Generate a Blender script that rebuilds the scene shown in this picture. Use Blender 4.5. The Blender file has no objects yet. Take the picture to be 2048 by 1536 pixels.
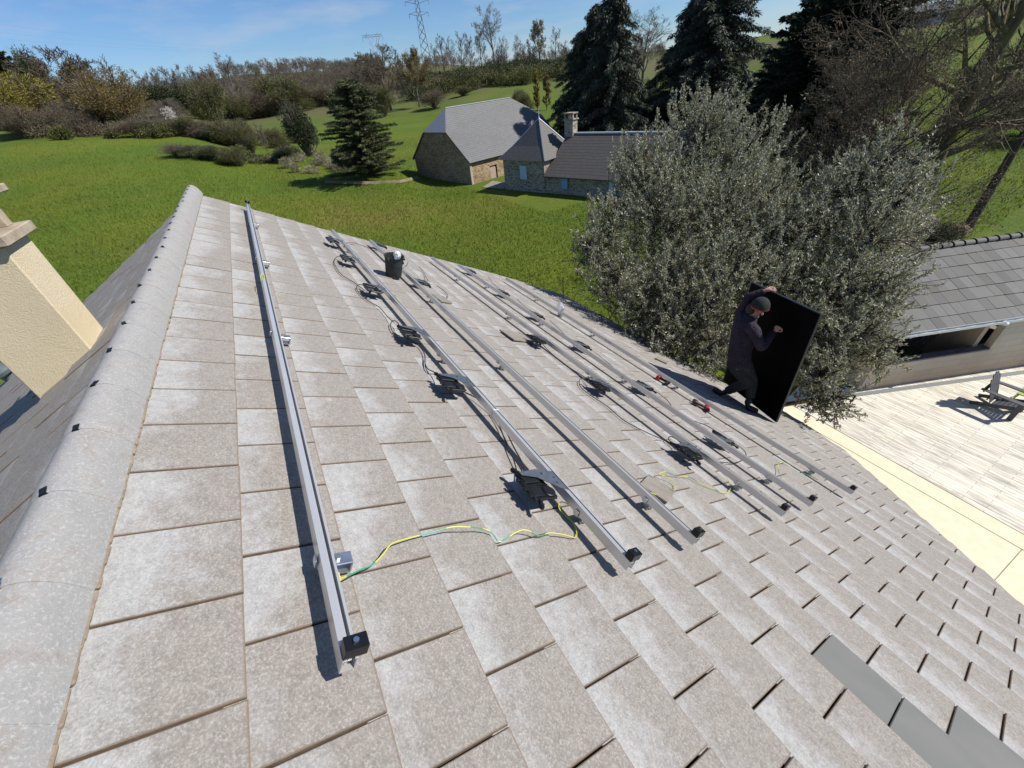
import bpy, bmesh, math, random
import numpy as np
from mathutils import Vector, Matrix
rad = math.radians
S = bpy.context.scene
COL = S.collection

# ------------------------------------------------------------------ camera
# rows: camera right, camera down, camera forward, in world axes (X along the ridge, Z up)
RC = np.array([[-0.50780756, -0.85640129, -0.09331834],
               [-0.48811274, 0.37529105, -0.78797372],
               [0.70984324, -0.35458914, -0.60859601]])
FPX = 800.376
EYE = np.array([0.0, 0.0, 9.5])
cam = bpy.data.cameras.new('camera')
cam.sensor_width = 36.0
cam.lens = FPX / 2048 * 36.0
cam.clip_start = 0.05
cam.clip_end = 8000
camo = bpy.data.objects.new('camera', cam)
COL.objects.link(camo)
camo.matrix_world = Matrix(((RC[0][0], -RC[1][0], -RC[2][0], EYE[0]), (RC[0][1], -RC[1][1], -RC[2][1], EYE[1]),
                            (RC[0][2], -RC[1][2], -RC[2][2], EYE[2]), (0, 0, 0, 1)))
S.camera = camo

# ------------------------------------------------------------------ light
TO_SUN = Vector((-0.53, -0.86, 1.0)).normalized()
sun = bpy.data.lights.new('sun', 'SUN')
sun.energy = 4.8
sun.angle = rad(0.53)
sun.color = (1.0, 0.945, 0.86)
suno = bpy.data.objects.new('sun', sun)
COL.objects.link(suno)
suno.rotation_euler = TO_SUN.to_track_quat('Z', 'Y').to_euler()
suno.location = (0, 0, 40)
W = bpy.data.worlds.new('World')
S.world = W
W.use_nodes = True
wn, wl = W.node_tree.nodes, W.node_tree.links
wn.clear()
wo = wn.new('ShaderNodeOutputWorld')
bg = wn.new('ShaderNodeBackground')
sky = wn.new('ShaderNodeTexSky')
sky.sky_type = 'NISHITA'
sky.sun_disc = False
sky.sun_elevation = math.asin(TO_SUN.z)
sky.sun_rotation = math.atan2(TO_SUN.x, TO_SUN.y)
sky.air_density = 1.0
sky.dust_density = 0.0
sky.ozone_density = 4.0
tc = wn.new('ShaderNodeTexCoord')
mp = wn.new('ShaderNodeMapping')
mp.inputs['Scale'].default_value = (1.2, 3.2, 16.0)
mp.inputs['Rotation'].default_value = (0.05, 0.1, 0.5)
nz = wn.new('ShaderNodeTexNoise')
nz.inputs['Scale'].default_value = 1.6
nz.inputs['Detail'].default_value = 7
nz.inputs['Roughness'].default_value = 0.55
cr = wn.new('ShaderNodeValToRGB')
cr.color_ramp.elements[0].position = 0.46
cr.color_ramp.elements[0].color = (0, 0, 0, 1)
cr.color_ramp.elements[1].position = 0.74
cr.color_ramp.elements[1].color = (0.5, 0.5, 0.5, 1)
mixc = wn.new('ShaderNodeMixRGB')
mixc.inputs['Color2'].default_value = (6.5, 7.0, 8.0, 1)
wl.new(tc.outputs['Generated'], mp.inputs['Vector'])
wl.new(mp.outputs['Vector'], nz.inputs['Vector'])
wl.new(nz.outputs['Fac'], cr.inputs['Fac'])
wl.new(cr.outputs['Color'], mixc.inputs['Fac'])
tint = wn.new('ShaderNodeMixRGB')
tint.blend_type = 'MULTIPLY'
tint.inputs['Fac'].default_value = 1.0
tint.inputs['Color2'].default_value = (0.78, 0.98, 1.27, 1)
wl.new(sky.outputs['Color'], tint.inputs['Color1'])
wl.new(tint.outputs['Color'], mixc.inputs['Color1'])
wl.new(mixc.outputs['Color'], bg.inputs['Color'])
bg.inputs['Strength'].default_value = 0.066
wl.new(bg.outputs['Background'], wo.inputs['Surface'])
S.view_settings.view_transform = 'Standard'
S.view_settings.look = 'None'
S.view_settings.exposure = 0.42
S.view_settings.gamma = 1.0

# ------------------------------------------------------------------ geometry of the roof and rays
PITCH = 0.52286
DS = np.array([0, -math.cos(PITCH), -math.sin(PITCH)])
NR = np.array([0, -math.sin(PITCH), math.cos(PITCH)])
ORG = np.array([0.0, 0.49224685, 9.5 - 1.13665922])
APEX = ORG - DS * 0.44
DSL = np.array([0, math.cos(PITCH), -math.sin(PITCH)])
NL = np.array([0, math.sin(PITCH), math.cos(PITCH)])

def ray(x, y):
    d = RC.T @ np.array([(x - 1024) / FPX, (y - 768) / FPX, 1.0])
    return d / np.linalg.norm(d)
def RP(u, s, dz=0.0):
    return ORG + np.array([u, 0, 0]) + DS * s + NR * dz
def rus(x, y, dz=0.0):
    d = ray(x, y)
    t = ((ORG - EYE) @ NR + dz) / (d @ NR)
    p = EYE + d * t - ORG
    return p[0], p @ DS
def on_roof(x, y, dz=0.0):
    u, s = rus(x, y, dz)
    return RP(u, s, dz)
def on_left(x, y, dz=0.0):
    d = ray(x, y)
    return EYE + d * (((APEX - EYE) @ NL + dz) / (d @ NL))
def at_z(x, y, z=0.0):
    d = ray(x, y)
    return EYE + d * ((z - EYE[2]) / d[2])
def at_y(x, y, yy):
    d = ray(x, y)
    return EYE + d * ((yy - EYE[1]) / d[1])
def at_r(x, y, r):
    d = ray(x, y)
    return EYE + d * (r / math.hypot(d[0], d[1]))
def on_vert(x, y, q, dxy):
    d = ray(x, y)
    n = np.array([-dxy[1], dxy[0], 0.0])
    return EYE + d * (((np.array(q) - EYE) @ n) / (d @ n))

# ------------------------------------------------------------------ object helpers
def tag(o, label=None, cat=None, group=None, kind=None):
    if label: o['label'] = label
    if cat: o['category'] = cat
    if group: o['group'] = group
    if kind: o['kind'] = kind
    return o
def empty(name, loc=(0, 0, 0), rot=None, mat=None):
    o = bpy.data.objects.new(name, None)
    COL.objects.link(o)
    o.empty_display_size = 0.2
    if mat is not None: o.matrix_world = mat
    else:
        o.location = Vector([float(c) for c in loc])
        if rot: o.rotation_euler = rot
    return o
def roofmat(u, s, dz=0.0, rz=0.0):
    return Matrix.Translation(Vector(RP(u, s, dz))) @ Matrix.Rotation(PITCH, 4, 'X') @ Matrix.Rotation(rz, 4, 'Z')

class MB:
    """collects polygons for ONE mesh"""
    def __init__(s):
        s.v = []; s.f = []; s.m = []; s.sm = []
    def poly(s, pts, mi=0):
        b = len(s.v); s.v += [tuple(map(float, p)) for p in pts]; s.f.append(tuple(range(b, b + len(pts)))); s.m.append(mi); return s
    def mesh(s, vs, fs, mi=0):
        b = len(s.v); s.v += [tuple(map(float, p)) for p in vs]
        for f in fs: s.f.append(tuple(i + b for i in f)); s.m.append(mi)
        return s
    def box(s, c, d, ax=None, bev=0.0, mi=0):
        c = np.array(c, float); h = np.array(d, float) / 2
        A = np.eye(3) if ax is None else np.array(ax, float)
        if bev <= 0:
            vs = [c + A[0] * h[0] * i + A[1] * h[1] * j + A[2] * h[2] * k for k in (-1, 1) for j in (-1, 1) for i in (-1, 1)]
            return s.mesh(vs, [(0, 2, 3, 1), (4, 5, 7, 6), (0, 1, 5, 4), (2, 6, 7, 3), (0, 4, 6, 2), (1, 3, 7, 5)], mi)
        b = min(bev, min(h) * 0.9)
        ring = []
        for (i, j) in ((-1, -1), (1, -1), (1, 1), (-1, 1)):
            ring.append((i, j))
        vs = []
        for (z, e) in ((-h[2], b), (-h[2] + b, 0), (h[2] - b, 0), (h[2], b)):
            for (i, j) in ring:
                for k in (0, 1):
                    # octagonal outline
                    if (i * j > 0) == (k == 0): x, y = i * (h[0] - e), j * (h[1] - b - e * 0.6)
                    else: x, y = i * (h[0] - b - e * 0.6), j * (h[1] - e)
                    vs.append(c + A[0] * x + A[1] * y + A[2] * z)
        fs = []
        for r in range(3):
            for q in range(8): fs.append((r * 8 + q, r * 8 + (q + 1) % 8, r * 8 + 8 + (q + 1) % 8, r * 8 + 8 + q))
        fs.append(tuple(reversed(range(8)))); fs.append(tuple(range(24, 32)))
        return s.mesh(vs, fs, mi)
    def extr(s, prof, a, b, X, Y, mi=0, cap=True):
        """closed profile (x,y) in axes X,Y swept from a to b"""
        a = np.array(a, float); b = np.array(b, float); X = np.array(X, float); Y = np.array(Y, float); n = len(prof)
        vs = [a + X * p[0] + Y * p[1] for p in prof] + [b + X * p[0] + Y * p[1] for p in prof]
        fs = [(i, (i + 1) % n, n + (i + 1) % n, n + i) for i in range(n)]
        if cap: fs += [tuple(reversed(range(n))), tuple(range(n, 2 * n))]
        return s.mesh(vs, fs, mi)
    def tube(s, pts, r, n=8, mi=0, cap=True, smooth=0):
        P = [np.array(p, float) for p in pts]
        if smooth: P = catmull(P, smooth)
        R = [r] * len(P) if np.isscalar(r) else list(r)
        if len(R) != len(P): R = list(np.interp(np.linspace(0, 1, len(P)), np.linspace(0, 1, len(R)), R))
        T = [P[min(i + 1, len(P) - 1)] - P[max(i - 1, 0)] for i in range(len(P))]
        T = [t / (np.linalg.norm(t) + 1e-9) for t in T]
        up = np.array([0, 0, 1.0]) if abs(T[0][2]) < 0.9 else np.array([1.0, 0, 0])
        vs = []
        for i, p in enumerate(P):
            a = np.cross(T[i], up); a /= np.linalg.norm(a) + 1e-9; b = np.cross(a, T[i]); up = b
            for k in range(n):
                w = 2 * math.pi * k / n
                vs.append(p + (a * math.cos(w) + b * math.sin(w)) * R[i])
        fs = [(i * n + k, i * n + (k + 1) % n, (i + 1) * n + (k + 1) % n, (i + 1) * n + k) for i in range(len(P) - 1) for k in range(n)]
        if cap: fs += [tuple(reversed(range(n))), tuple(range((len(P) - 1) * n, len(P) * n))]
        return s.mesh(vs, fs, mi)
    def cyl(s, a, b, r, r2=None, n=16, mi=0):
        return s.tube([a, b], [r, r if r2 is None else r2], n, mi)
    def lathe(s, c, prof, n=20, axis=(0, 0, 1), mi=0):
        """prof: list of (radius, height)"""
        ax = Vector(axis).normalized(); q = Vector((0, 0, 1)).rotation_difference(ax).to_matrix(); c = np.array(c, float); q = np.array(q)
        vs = [c + q @ np.array([r * math.cos(2 * math.pi * k / n), r * math.sin(2 * math.pi * k / n), z]) for r, z in prof for k in range(n)]
        fs = [(i * n + k, i * n + (k + 1) % n, (i + 1) * n + (k + 1) % n, (i + 1) * n + k) for i in range(len(prof) - 1) for k in range(n)]
        return s.mesh(vs, fs, mi)
    def ball(s, c, r, n=12, mi=0):
        r = np.array([r] * 3 if np.isscalar(r) else r, float); c = np.array(c, float); m = n // 2
        vs = []
        for i in range(m + 1):
            t = math.pi * (0.01 + 0.98 * i / m)
            for k in range(n): vs.append(c + r * np.array([math.sin(t) * math.cos(2 * math.pi * k / n), math.sin(t) * math.sin(2 * math.pi * k / n), math.cos(t)]))
        fs = [((i + 1) * n + k, (i + 1) * n + (k + 1) % n, i * n + (k + 1) % n, i * n + k) for i in range(m) for k in range(n)]
        fs += [tuple(range(n)), tuple(reversed(range(m * n, m * n + n)))]
        return s.mesh(vs, fs, mi)
    def build(s, name, mat, parent=None, smooth=False, world=False):
        me = bpy.data.meshes.new(name)
        me.from_pydata(s.v, [], s.f)
        for m in (mat if isinstance(mat, (list, tuple)) else [mat]): me.materials.append(m)
        me.polygons.foreach_set('material_index', s.m)
        if smooth: me.polygons.foreach_set('use_smooth', [True] * len(s.f))
        me.update()
        if smooth:
            try: me.set_sharp_from_angle(angle=rad(38))
            except Exception: pass
        o = bpy.data.objects.new(name, me)
        COL.objects.link(o)
        if parent is not None: attach(o, parent, world)
        return o
def wmat(o):
    m = o.matrix_basis.copy()
    if o.parent is not None: m = wmat(o.parent) @ o.matrix_parent_inverse @ m
    return m
def attach(o, parent, world=False):
    o.parent = parent
    if world: o.matrix_parent_inverse = wmat(parent).inverted()
def catmull(P, k):
    out = []
    Q = [P[0]] + list(P) + [P[-1]]
    for i in range(1, len(Q) - 2):
        for j in range(k):
            t = j / k
            out.append(0.5 * ((2 * Q[i]) + (-Q[i - 1] + Q[i + 1]) * t + (2 * Q[i - 1] - 5 * Q[i] + 4 * Q[i + 1] - Q[i + 2]) * t * t + (-Q[i - 1] + 3 * Q[i] - 3 * Q[i + 1] + Q[i + 2]) * t ** 3))
    out.append(Q[-2])
    return out
def npmesh(name, V, F, mat, parent=None, mi=None, world=False, smooth=False):
    """fast mesh from numpy arrays (F: n x k, all the same k)"""
    V = np.asarray(V, np.float32); F = np.asarray(F, np.int32)
    me = bpy.data.meshes.new(name)
    n, k = F.shape
    me.vertices.add(len(V)); me.vertices.foreach_set('co', V.ravel())
    me.loops.add(n * k); me.loops.foreach_set('vertex_index', F.ravel())
    me.polygons.add(n); me.polygons.foreach_set('loop_start', np.arange(0, n * k, k, dtype=np.int32))
    try: me.polygons.foreach_set('loop_total', np.full(n, k, np.int32))
    except Exception: pass
    for m in (mat if isinstance(mat, (list, tuple)) else [mat]): me.materials.append(m)
    if mi is not None: me.polygons.foreach_set('material_index', np.asarray(mi, np.int32))
    if smooth: me.polygons.foreach_set('use_smooth', np.ones(n, bool))
    me.update(calc_edges=True)
    o = bpy.data.objects.new(name, me)
    COL.objects.link(o)
    if parent is not None: attach(o, parent, world)
    return o
def copy_tree(o, parent=None):
    c = o.copy(); COL.objects.link(c)
    if parent is not None:
        c.parent = parent; c.matrix_parent_inverse = o.matrix_parent_inverse.copy()
    for ch in [k for k in ALLCH.get(o.name, [])]:
        copy_tree(ch, c)
    return c
ALLCH = {}
def reg(root):
    """remember the children of a prototype"""
    for o in list(COL.objects):
        if o.parent is not None and (o.parent == root or (o.parent.parent == root)):
            ALLCH.setdefault(o.parent.name, [])
            if o not in ALLCH[o.parent.name]: ALLCH[o.parent.name].append(o)

# ------------------------------------------------------------------ materials
def newmat(name):
    m = bpy.data.materials.new(name); m.use_nodes = True
    nt = m.node_tree; nt.nodes.clear()
    out = nt.nodes.new('ShaderNodeOutputMaterial'); b = nt.nodes.new('ShaderNodeBsdfPrincipled')
    nt.links.new(b.outputs[0], out.inputs['Surface'])
    return m, nt, b
def N(nt, t, **kw):
    n = nt.nodes.new('ShaderNode' + t)
    for k, v in kw.items():
        if k.startswith('_'): setattr(n, k[1:], v)
        else:
            kk = k.replace('__', ' ')
            n.inputs[kk].default_value = v
    return n
def c4(c): return (c[0], c[1], c[2], 1.0)
def noise(nt, vec, scale, detail=4, rough=0.55, dist=0.0):
    n = N(nt, 'TexNoise', Scale=scale, Detail=detail, Roughness=rough, Distortion=dist)
    if vec is not None: nt.links.new(vec, n.inputs['Vector'])
    return n.outputs['Fac']
def ramp(nt, fac, stops):
    r = nt.nodes.new('ShaderNodeValToRGB'); e = r.color_ramp.elements
    while len(e) < len(stops): e.new(0.5)
    for i, (p, c) in enumerate(stops): e[i].position = p; e[i].color = c4(c) if not np.isscalar(c) else (c, c, c, 1)
    nt.links.new(fac, r.inputs['Fac']); return r.outputs['Color']
def mix(nt, a, b, f, mode='MIX'):
    n = nt.nodes.new('ShaderNodeMixRGB'); n.blend_type = mode
    for s, v in (('Color1', a), ('Color2', b), ('Fac', f)):
        if hasattr(v, 'links'): nt.links.new(v, n.inputs[s])
        else: n.inputs[s].default_value = v if s == 'Fac' else c4(v)
    return n.outputs['Color']
def math_(nt, op, a, b=0.0):
    n = nt.nodes.new('ShaderNodeMath'); n.operation = op
    for i, v in enumerate((a, b)):
        if hasattr(v, 'links'): nt.links.new(v, n.inputs[i])
        else: n.inputs[i].default_value = v
    return n.outputs[0]
def coords(nt, kind='Object', scale=None, rot=None):
    t = nt.nodes.new('ShaderNodeTexCoord'); o = t.outputs[kind]
    if scale or rot:
        m = nt.nodes.new('ShaderNodeMapping')
        if scale: m.inputs['Scale'].default_value = scale
        if rot: m.inputs['Rotation'].default_value = rot
        nt.links.new(o, m.inputs['Vector']); o = m.outputs['Vector']
    return o
def bump(nt, b, h, strength=0.3, dist=0.01):
    n = nt.nodes.new('ShaderNodeBump'); n.inputs['Strength'].default_value = strength; n.inputs['Distance'].default_value = dist
    nt.links.new(h, n.inputs['Height']); nt.links.new(n.outputs['Normal'], b.inputs['Normal'])
def setb(b, rough=0.6, metal=0.0, spec=None):
    b.inputs['Roughness'].default_value = rough; b.inputs['Metallic'].default_value = metal
    if spec is not None: b.inputs['Specular IOR Level'].default_value = spec
def simple(name, c1, c2=None, scale=8.0, rough=0.6, metal=0.0, bstr=0.0, bdist=0.01, spec=None, stretch=None, detail=5):
    m, nt, b = newmat(name); setb(b, rough, metal, spec)
    v = coords(nt, 'Object', scale=stretch)
    if c2 is None: c2 = tuple(x * 0.75 for x in c1)
    f = noise(nt, v, scale, detail)
    nt.links.new(ramp(nt, f, [(0.3, c2), (0.7, c1)]), b.inputs['Base Color'])
    if bstr: bump(nt, b, noise(nt, v, scale * 3, 4), bstr, bdist)
    return m
M = {}
M['aluminium'] = simple('aluminium', (0.70, 0.70, 0.69), (0.60, 0.595, 0.585), 3, 0.30, 0.62, 0.05, 0.002, stretch=(0.3, 8, 8))
M['galvanised'] = simple('galvanised', (0.62, 0.64, 0.66), (0.42, 0.44, 0.46), 40, 0.36, 0.95)
M['bolt'] = simple('bolt_steel', (0.75, 0.75, 0.75), None, 20, 0.2, 1.0)
M['black_metal'] = simple('black_metal', (0.012, 0.013, 0.016), None, 20, 0.3, 0.4)
M['black_plastic'] = simple('black_plastic', (0.011, 0.012, 0.013), (0.006, 0.0065, 0.007), 60, 0.42, spec=0.3)
M['grey_plate'] = simple('grey_plate', (0.20, 0.23, 0.26), (0.15, 0.17, 0.2), 30, 0.42, 0.7)
M['cable'] = simple('black_cable', (0.022, 0.022, 0.024), None, 30, 0.45)
M['panel_face'] = simple('panel_face', (0.0022, 0.0022, 0.003), (0.0016, 0.0016, 0.002), 2, 0.5, spec=0.05)
M['panel_frame'] = simple('panel_frame', (0.022, 0.024, 0.027), None, 10, 0.45, 0.3)
M['bucket'] = simple('bucket_rubber', (0.028, 0.034, 0.034), (0.018, 0.022, 0.022), 14, 0.7)
M['fence_wire'] = simple('green_wire', (0.02, 0.05, 0.03), None, 5, 0.5)
M['tool_red'] = simple('tool_red', (0.45, 0.035, 0.03), (0.3, 0.02, 0.02), 30, 0.45)
M['tool_black'] = simple('tool_black', (0.02, 0.02, 0.02), None, 30, 0.55)
M['skin'] = simple('skin', (0.42, 0.245, 0.185), (0.36, 0.19, 0.14), 25, 0.5)
M['fleece'] = simple('purple_fleece', (0.032, 0.021, 0.037), (0.012, 0.009, 0.019), 9, 0.95, 0, 1.0, 0.03)
M['trousers'] = simple('grey_trousers', (0.028, 0.028, 0.027), (0.012, 0.012, 0.014), 9, 0.9, 0, 1.0, 0.03)
M['boots'] = simple('black_boots', (0.014, 0.014, 0.018), None, 20, 0.6)
M['beanie'] = simple('black_beanie', (0.018, 0.022, 0.021), (0.011, 0.014, 0.014), 60, 0.95, 0, 0.3, 0.004)
M['beanie_edge'] = simple('red_edging', (0.42, 0.05, 0.045), None, 30, 0.8)
M['beard'] = simple('grey_beard', (0.33, 0.28, 0.21), (0.09, 0.07, 0.05), 60, 0.9, 0, 0.6, 0.01)
M['hair'] = simple('dark_hair', (0.035, 0.025, 0.02), None, 60, 0.8, 0, 0.6, 0.01)
M['chair'] = simple('charcoal_wood', (0.060, 0.066, 0.078), (0.042, 0.047, 0.056), 20, 0.55)
M['lime'] = simple('lime_paint', (0.34, 0.42, 0.09), (0.28, 0.36, 0.07), 10, 0.5)
M['shutter'] = simple('pale_blue_paint', (0.42, 0.58, 0.72), (0.34, 0.5, 0.66), 6, 0.6)
M['shutter2'] = simple('blue_paint', (0.20, 0.42, 0.66), (0.16, 0.34, 0.56), 6, 0.6)
M['dark_room'] = simple('dark_opening', (0.012, 0.012, 0.012), None, 4, 0.9)
M['timber'] = simple('weathered_timber', (0.15, 0.115, 0.08), (0.08, 0.06, 0.045), 6, 0.85, 0, 0.5, 0.02, stretch=(1, 1, 0.2))
M['pole'] = simple('utility_pole_wood', (0.085, 0.066, 0.05), (0.045, 0.036, 0.03), 4, 0.9, 0, 0.5, 0.02, stretch=(3, 3, 0.3))
M['bark'] = simple('bark', (0.105, 0.085, 0.065), (0.05, 0.04, 0.032), 3, 0.95, 0, 0.6, 0.04, stretch=(2, 2, 0.5))
M['bark_brown'] = simple('twig_bark', (0.17, 0.14, 0.105), (0.10, 0.082, 0.062), 1.5, 0.9)
M['twig_warm'] = simple('warm_twigs', (0.135, 0.105, 0.068), (0.07, 0.054, 0.036), 1.5, 0.9)
M['bark_grey'] = simple('grey_bark', (0.19, 0.165, 0.145), (0.11, 0.092, 0.08), 1.5, 0.9)
M['pylon'] = simple('pylon_steel', (0.25, 0.28, 0.31), None, 1, 0.6, 0.3)
M['dirt'] = simple('bare_earth', (0.21, 0.16, 0.09), (0.11, 0.11, 0.045), 1.5, 0.95, 0, 0.4, 0.05)
M['stone_path'] = simple('gravel_path', (0.26, 0.235, 0.205), (0.18, 0.16, 0.14), 2.5, 0.95, 0, 0.4, 0.03)
M['white_wall'] = simple('white_render', (0.7, 0.69, 0.66), None, 1, 0.8)
M['gutter'] = simple('pale_gutter', (0.60, 0.66, 0.68), (0.52, 0.58, 0.60), 3, 0.45)
M['drain'] = None

def leafmat(name, c1, c2, back=None, trans=0.25, rough=0.5, spec=0.4):
    m, nt, b = newmat(name)
    g = nt.nodes.new('ShaderNodeNewGeometry')
    rnd = g.outputs['Random Per Island']
    col = ramp(nt, rnd, [(0.0, c1), (1.0, c2)])
    v = coords(nt, 'Object')
    big = noise(nt, v, 0.55, 3)
    col = mix(nt, col, ramp(nt, big, [(0.35, (0.72, 0.72, 0.72)), (0.65, (1.15, 1.12, 1.1))]), 1.0, 'MULTIPLY')
    if back is not None: col = mix(nt, col, back, g.outputs['Backfacing'])
    nt.links.new(col, b.inputs['Base Color']); setb(b, rough, 0, spec)
    t = nt.nodes.new('ShaderNodeBsdfTranslucent'); nt.links.new(col, t.inputs['Color'])
    ms = nt.nodes.new('ShaderNodeMixShader'); ms.inputs[0].default_value = trans
    out = [n for n in nt.nodes if n.type == 'OUTPUT_MATERIAL'][0]
    nt.links.new(b.outputs[0], ms.inputs[1]); nt.links.new(t.outputs[0], ms.inputs[2]); nt.links.new(ms.outputs[0], out.inputs['Surface'])
    return m
M['leaf_silver'] = leafmat('silver_leaves', (0.13, 0.142, 0.065), (0.30, 0.305, 0.18), (0.46, 0.465, 0.36), 0.26, 0.5, 0.4)
M['leaf_conifer'] = leafmat('conifer_needles', (0.014, 0.026, 0.014), (0.045, 0.065, 0.032), None, 0.05, 0.6, 0.3)
M['leaf_spruce'] = leafmat('spruce_needles', (0.028, 0.040, 0.028), (0.075, 0.09, 0.06), None, 0.05, 0.6, 0.3)
M['leaf_fir'] = leafmat('fir_needles', (0.05, 0.068, 0.028), (0.12, 0.135, 0.06), None, 0.05, 0.6, 0.3)
M['leaf_dark'] = leafmat('dark_green_leaves', (0.022, 0.036, 0.015), (0.06, 0.08, 0.035), None, 0.1, 0.65, 0.25)
M['leaf_olive'] = leafmat('olive_green_leaves', (0.075, 0.085, 0.028), (0.15, 0.155, 0.05), None, 0.25, 0.6, 0.3)
M['leaf_yellow'] = leafmat('yellow_green_leaves', (0.17, 0.16, 0.03), (0.33, 0.28, 0.06), None, 0.3, 0.6, 0.3)
M['leaf_bud'] = leafmat('orange_brown_buds', (0.13, 0.10, 0.035), (0.26, 0.20, 0.07), None, 0.2, 0.7, 0.2)
M['leaf_pale'] = leafmat('pale_new_leaves', (0.22, 0.21, 0.12), (0.38, 0.36, 0.24), None, 0.2, 0.7, 0.2)
M['leaf_brown'] = leafmat('brown_dry_leaves', (0.10, 0.083, 0.055), (0.21, 0.175, 0.12), None, 0.15, 0.8, 0.2)
M['blossom'] = leafmat('white_blossom', (0.6, 0.55, 0.5), (0.8, 0.78, 0.74), None, 0.2, 0.7, 0.2)
# ================================================================== THE LAND
T_AZ = [-180, -60, -15, -6, 2, 8, 14, 20, 28, 38, 50, 62, 74, 90, 130, 180]
T_R = [5, 25, 45, 60, 80, 100, 130, 170, 230, 300, 400, 600, 1000, 2500, 5000]
T_Z = {
 -180: [0, 0, 0, 0, 0, 0, 0, 0, 1, 2, 3, 5, 8, 15, 20],
 -60: [0, .6, 2, 3, 4.6, 6, 7.6, 9, 12, 15, 20, 25, 30, 40, 45],
 -15: [0, .7, 2.5, 4.2, 6.3, 8, 10, 11.2, 13, 16, 21, 26, 30, 42, 45],
 -6: [0, .6, 1.9, 3.2, 5.2, 6.8, 8.6, 9.0, 10.5, 13, 18, 25, 30, 42, 45],
 2: [0, .3, 1.0, 1.7, 2.7, 3.0, 2.8, 4.0, 6.0, 12, 27, 33, 40, 44, 45],
 8: [0, .1, .5, 1.2, 2.4, 2.0, 2.8, 4.2, 6.4, 13, 26, 32, 40, 42, 45],
 14: [0, 0, .5, 1.7, .6, 1.0, 2.6, 4.3, 8, 14, 23, 29, 36, 40, 45],
 20: [0, 0, 0, 0.1, .2, .8, 2.5, 4.8, 10, 17, 23, 28, 32, 38, 42],
 28: [0, 0, 0, 0, .3, 1.0, 3.0, 6.2, 10.8, 13.5, 17, 20, 25, 32, 40],
 38: [0, 0, 0, 0, .3, .9, 2.6, 5.2, 9.5, 12.5, 15.5, 18, 22, 30, 40],
 50: [0, 0, 0, .3, .9, 1.5, 2.7, 4.2, 6, 8, 10, 13, 19, 30, 40],
 62: [0, 0, .4, 1.3, 2.6, 3.8, 5.5, 7.5, 10, 12, 15, 19, 25, 35, 45],
 74: [0, 0, .9, 2.1, 3.9, 5.5, 7.5, 9.8, 13, 16, 20, 27, 34, 42, 50],
 90: [0, 0, 1.2, 2.6, 4.6, 6.4, 8.5, 11, 15, 19, 24, 30, 36, 42, 50],
 130: [0, 0, .5, 1, 2, 3, 5, 7, 10, 13, 17, 22, 28, 36, 45],
 180: [0, 0, 0, 0, 0, 0, 0, 0, 1, 2, 3, 5, 8, 15, 20]}
TZ = np.array([T_Z[a] for a in T_AZ], float)
def terr(x, y):
    x = np.asarray(x, float); y = np.asarray(y, float)
    az = np.degrees(np.arctan2(-y, x)); r = np.hypot(x, y)
    i = np.clip(np.searchsorted(T_AZ, az) - 1, 0, len(T_AZ) - 2)
    j = np.clip(np.searchsorted(T_R, r) - 1, 0, len(T_R) - 2)
    a0 = np.array(T_AZ)[i]; a1 = np.array(T_AZ)[i + 1]; r0 = np.array(T_R)[j]; r1 = np.array(T_R)[j + 1]
    fa = np.clip((az - a0) / (a1 - a0), 0, 1); fr = np.clip((r - r0) / (r1 - r0), 0, 1)
    fa = fa * fa * (3 - 2 * fa); fr = fr * .5 + .5 * fr * fr * (3 - 2 * fr)
    z = TZ[i, j] * (1 - fa) * (1 - fr) + TZ[i + 1, j] * fa * (1 - fr) + TZ[i, j + 1] * (1 - fa) * fr + TZ[i + 1, j + 1] * fa * fr
    k = np.clip((r - 40) / 120, 0, 1)
    z = z + k * (0.35 * np.sin(x * .045 + 1.3) * np.cos(y * .06) + 0.2 * np.sin(x * .11 - y * .09))
    return z - 0.05
def hit_ground(px_, py_, rmin=12, rmax=2500):
    d = ray(px_, py_); hl = math.hypot(d[0], d[1]); r = rmin
    while r < rmax:
        p = EYE + d * (r / hl)
        if p[2] < terr(p[0], p[1]): return np.array([p[0], p[1], float(terr(p[0], p[1]))])
        r *= 1.01
    return None
def ground_at(px_, r, py_=400):
    p = at_r(px_, py_, r)
    return np.array([p[0], p[1], float(terr(p[0], p[1]))])

m, nt, b = newmat('meadow_grass')
v = coords(nt, 'Object')
f1 = noise(nt, v, 0.035, 5, 0.6); f2 = noise(nt, v, 0.35, 5, 0.65); f3 = noise(nt, v, 5.0, 5, 0.7)
col = ramp(nt, f1, [(0.34, (0.118, 0.142, 0.013)), (0.48, (0.074, 0.126, 0.012)), (0.60, (0.110, 0.144, 0.015)), (0.70, (0.150, 0.142, 0.030))])
col = mix(nt, col, (0.120, 0.125, 0.030), ramp(nt, f2, [(0.52, 0.0), (0.72, 0.5)]))
col = mix(nt, col, ramp(nt, f3, [(0.3, (0.55, 0.6, 0.5)), (0.72, (1.3, 1.25, 1.2))]), 1.0, 'MULTIPLY')
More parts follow.
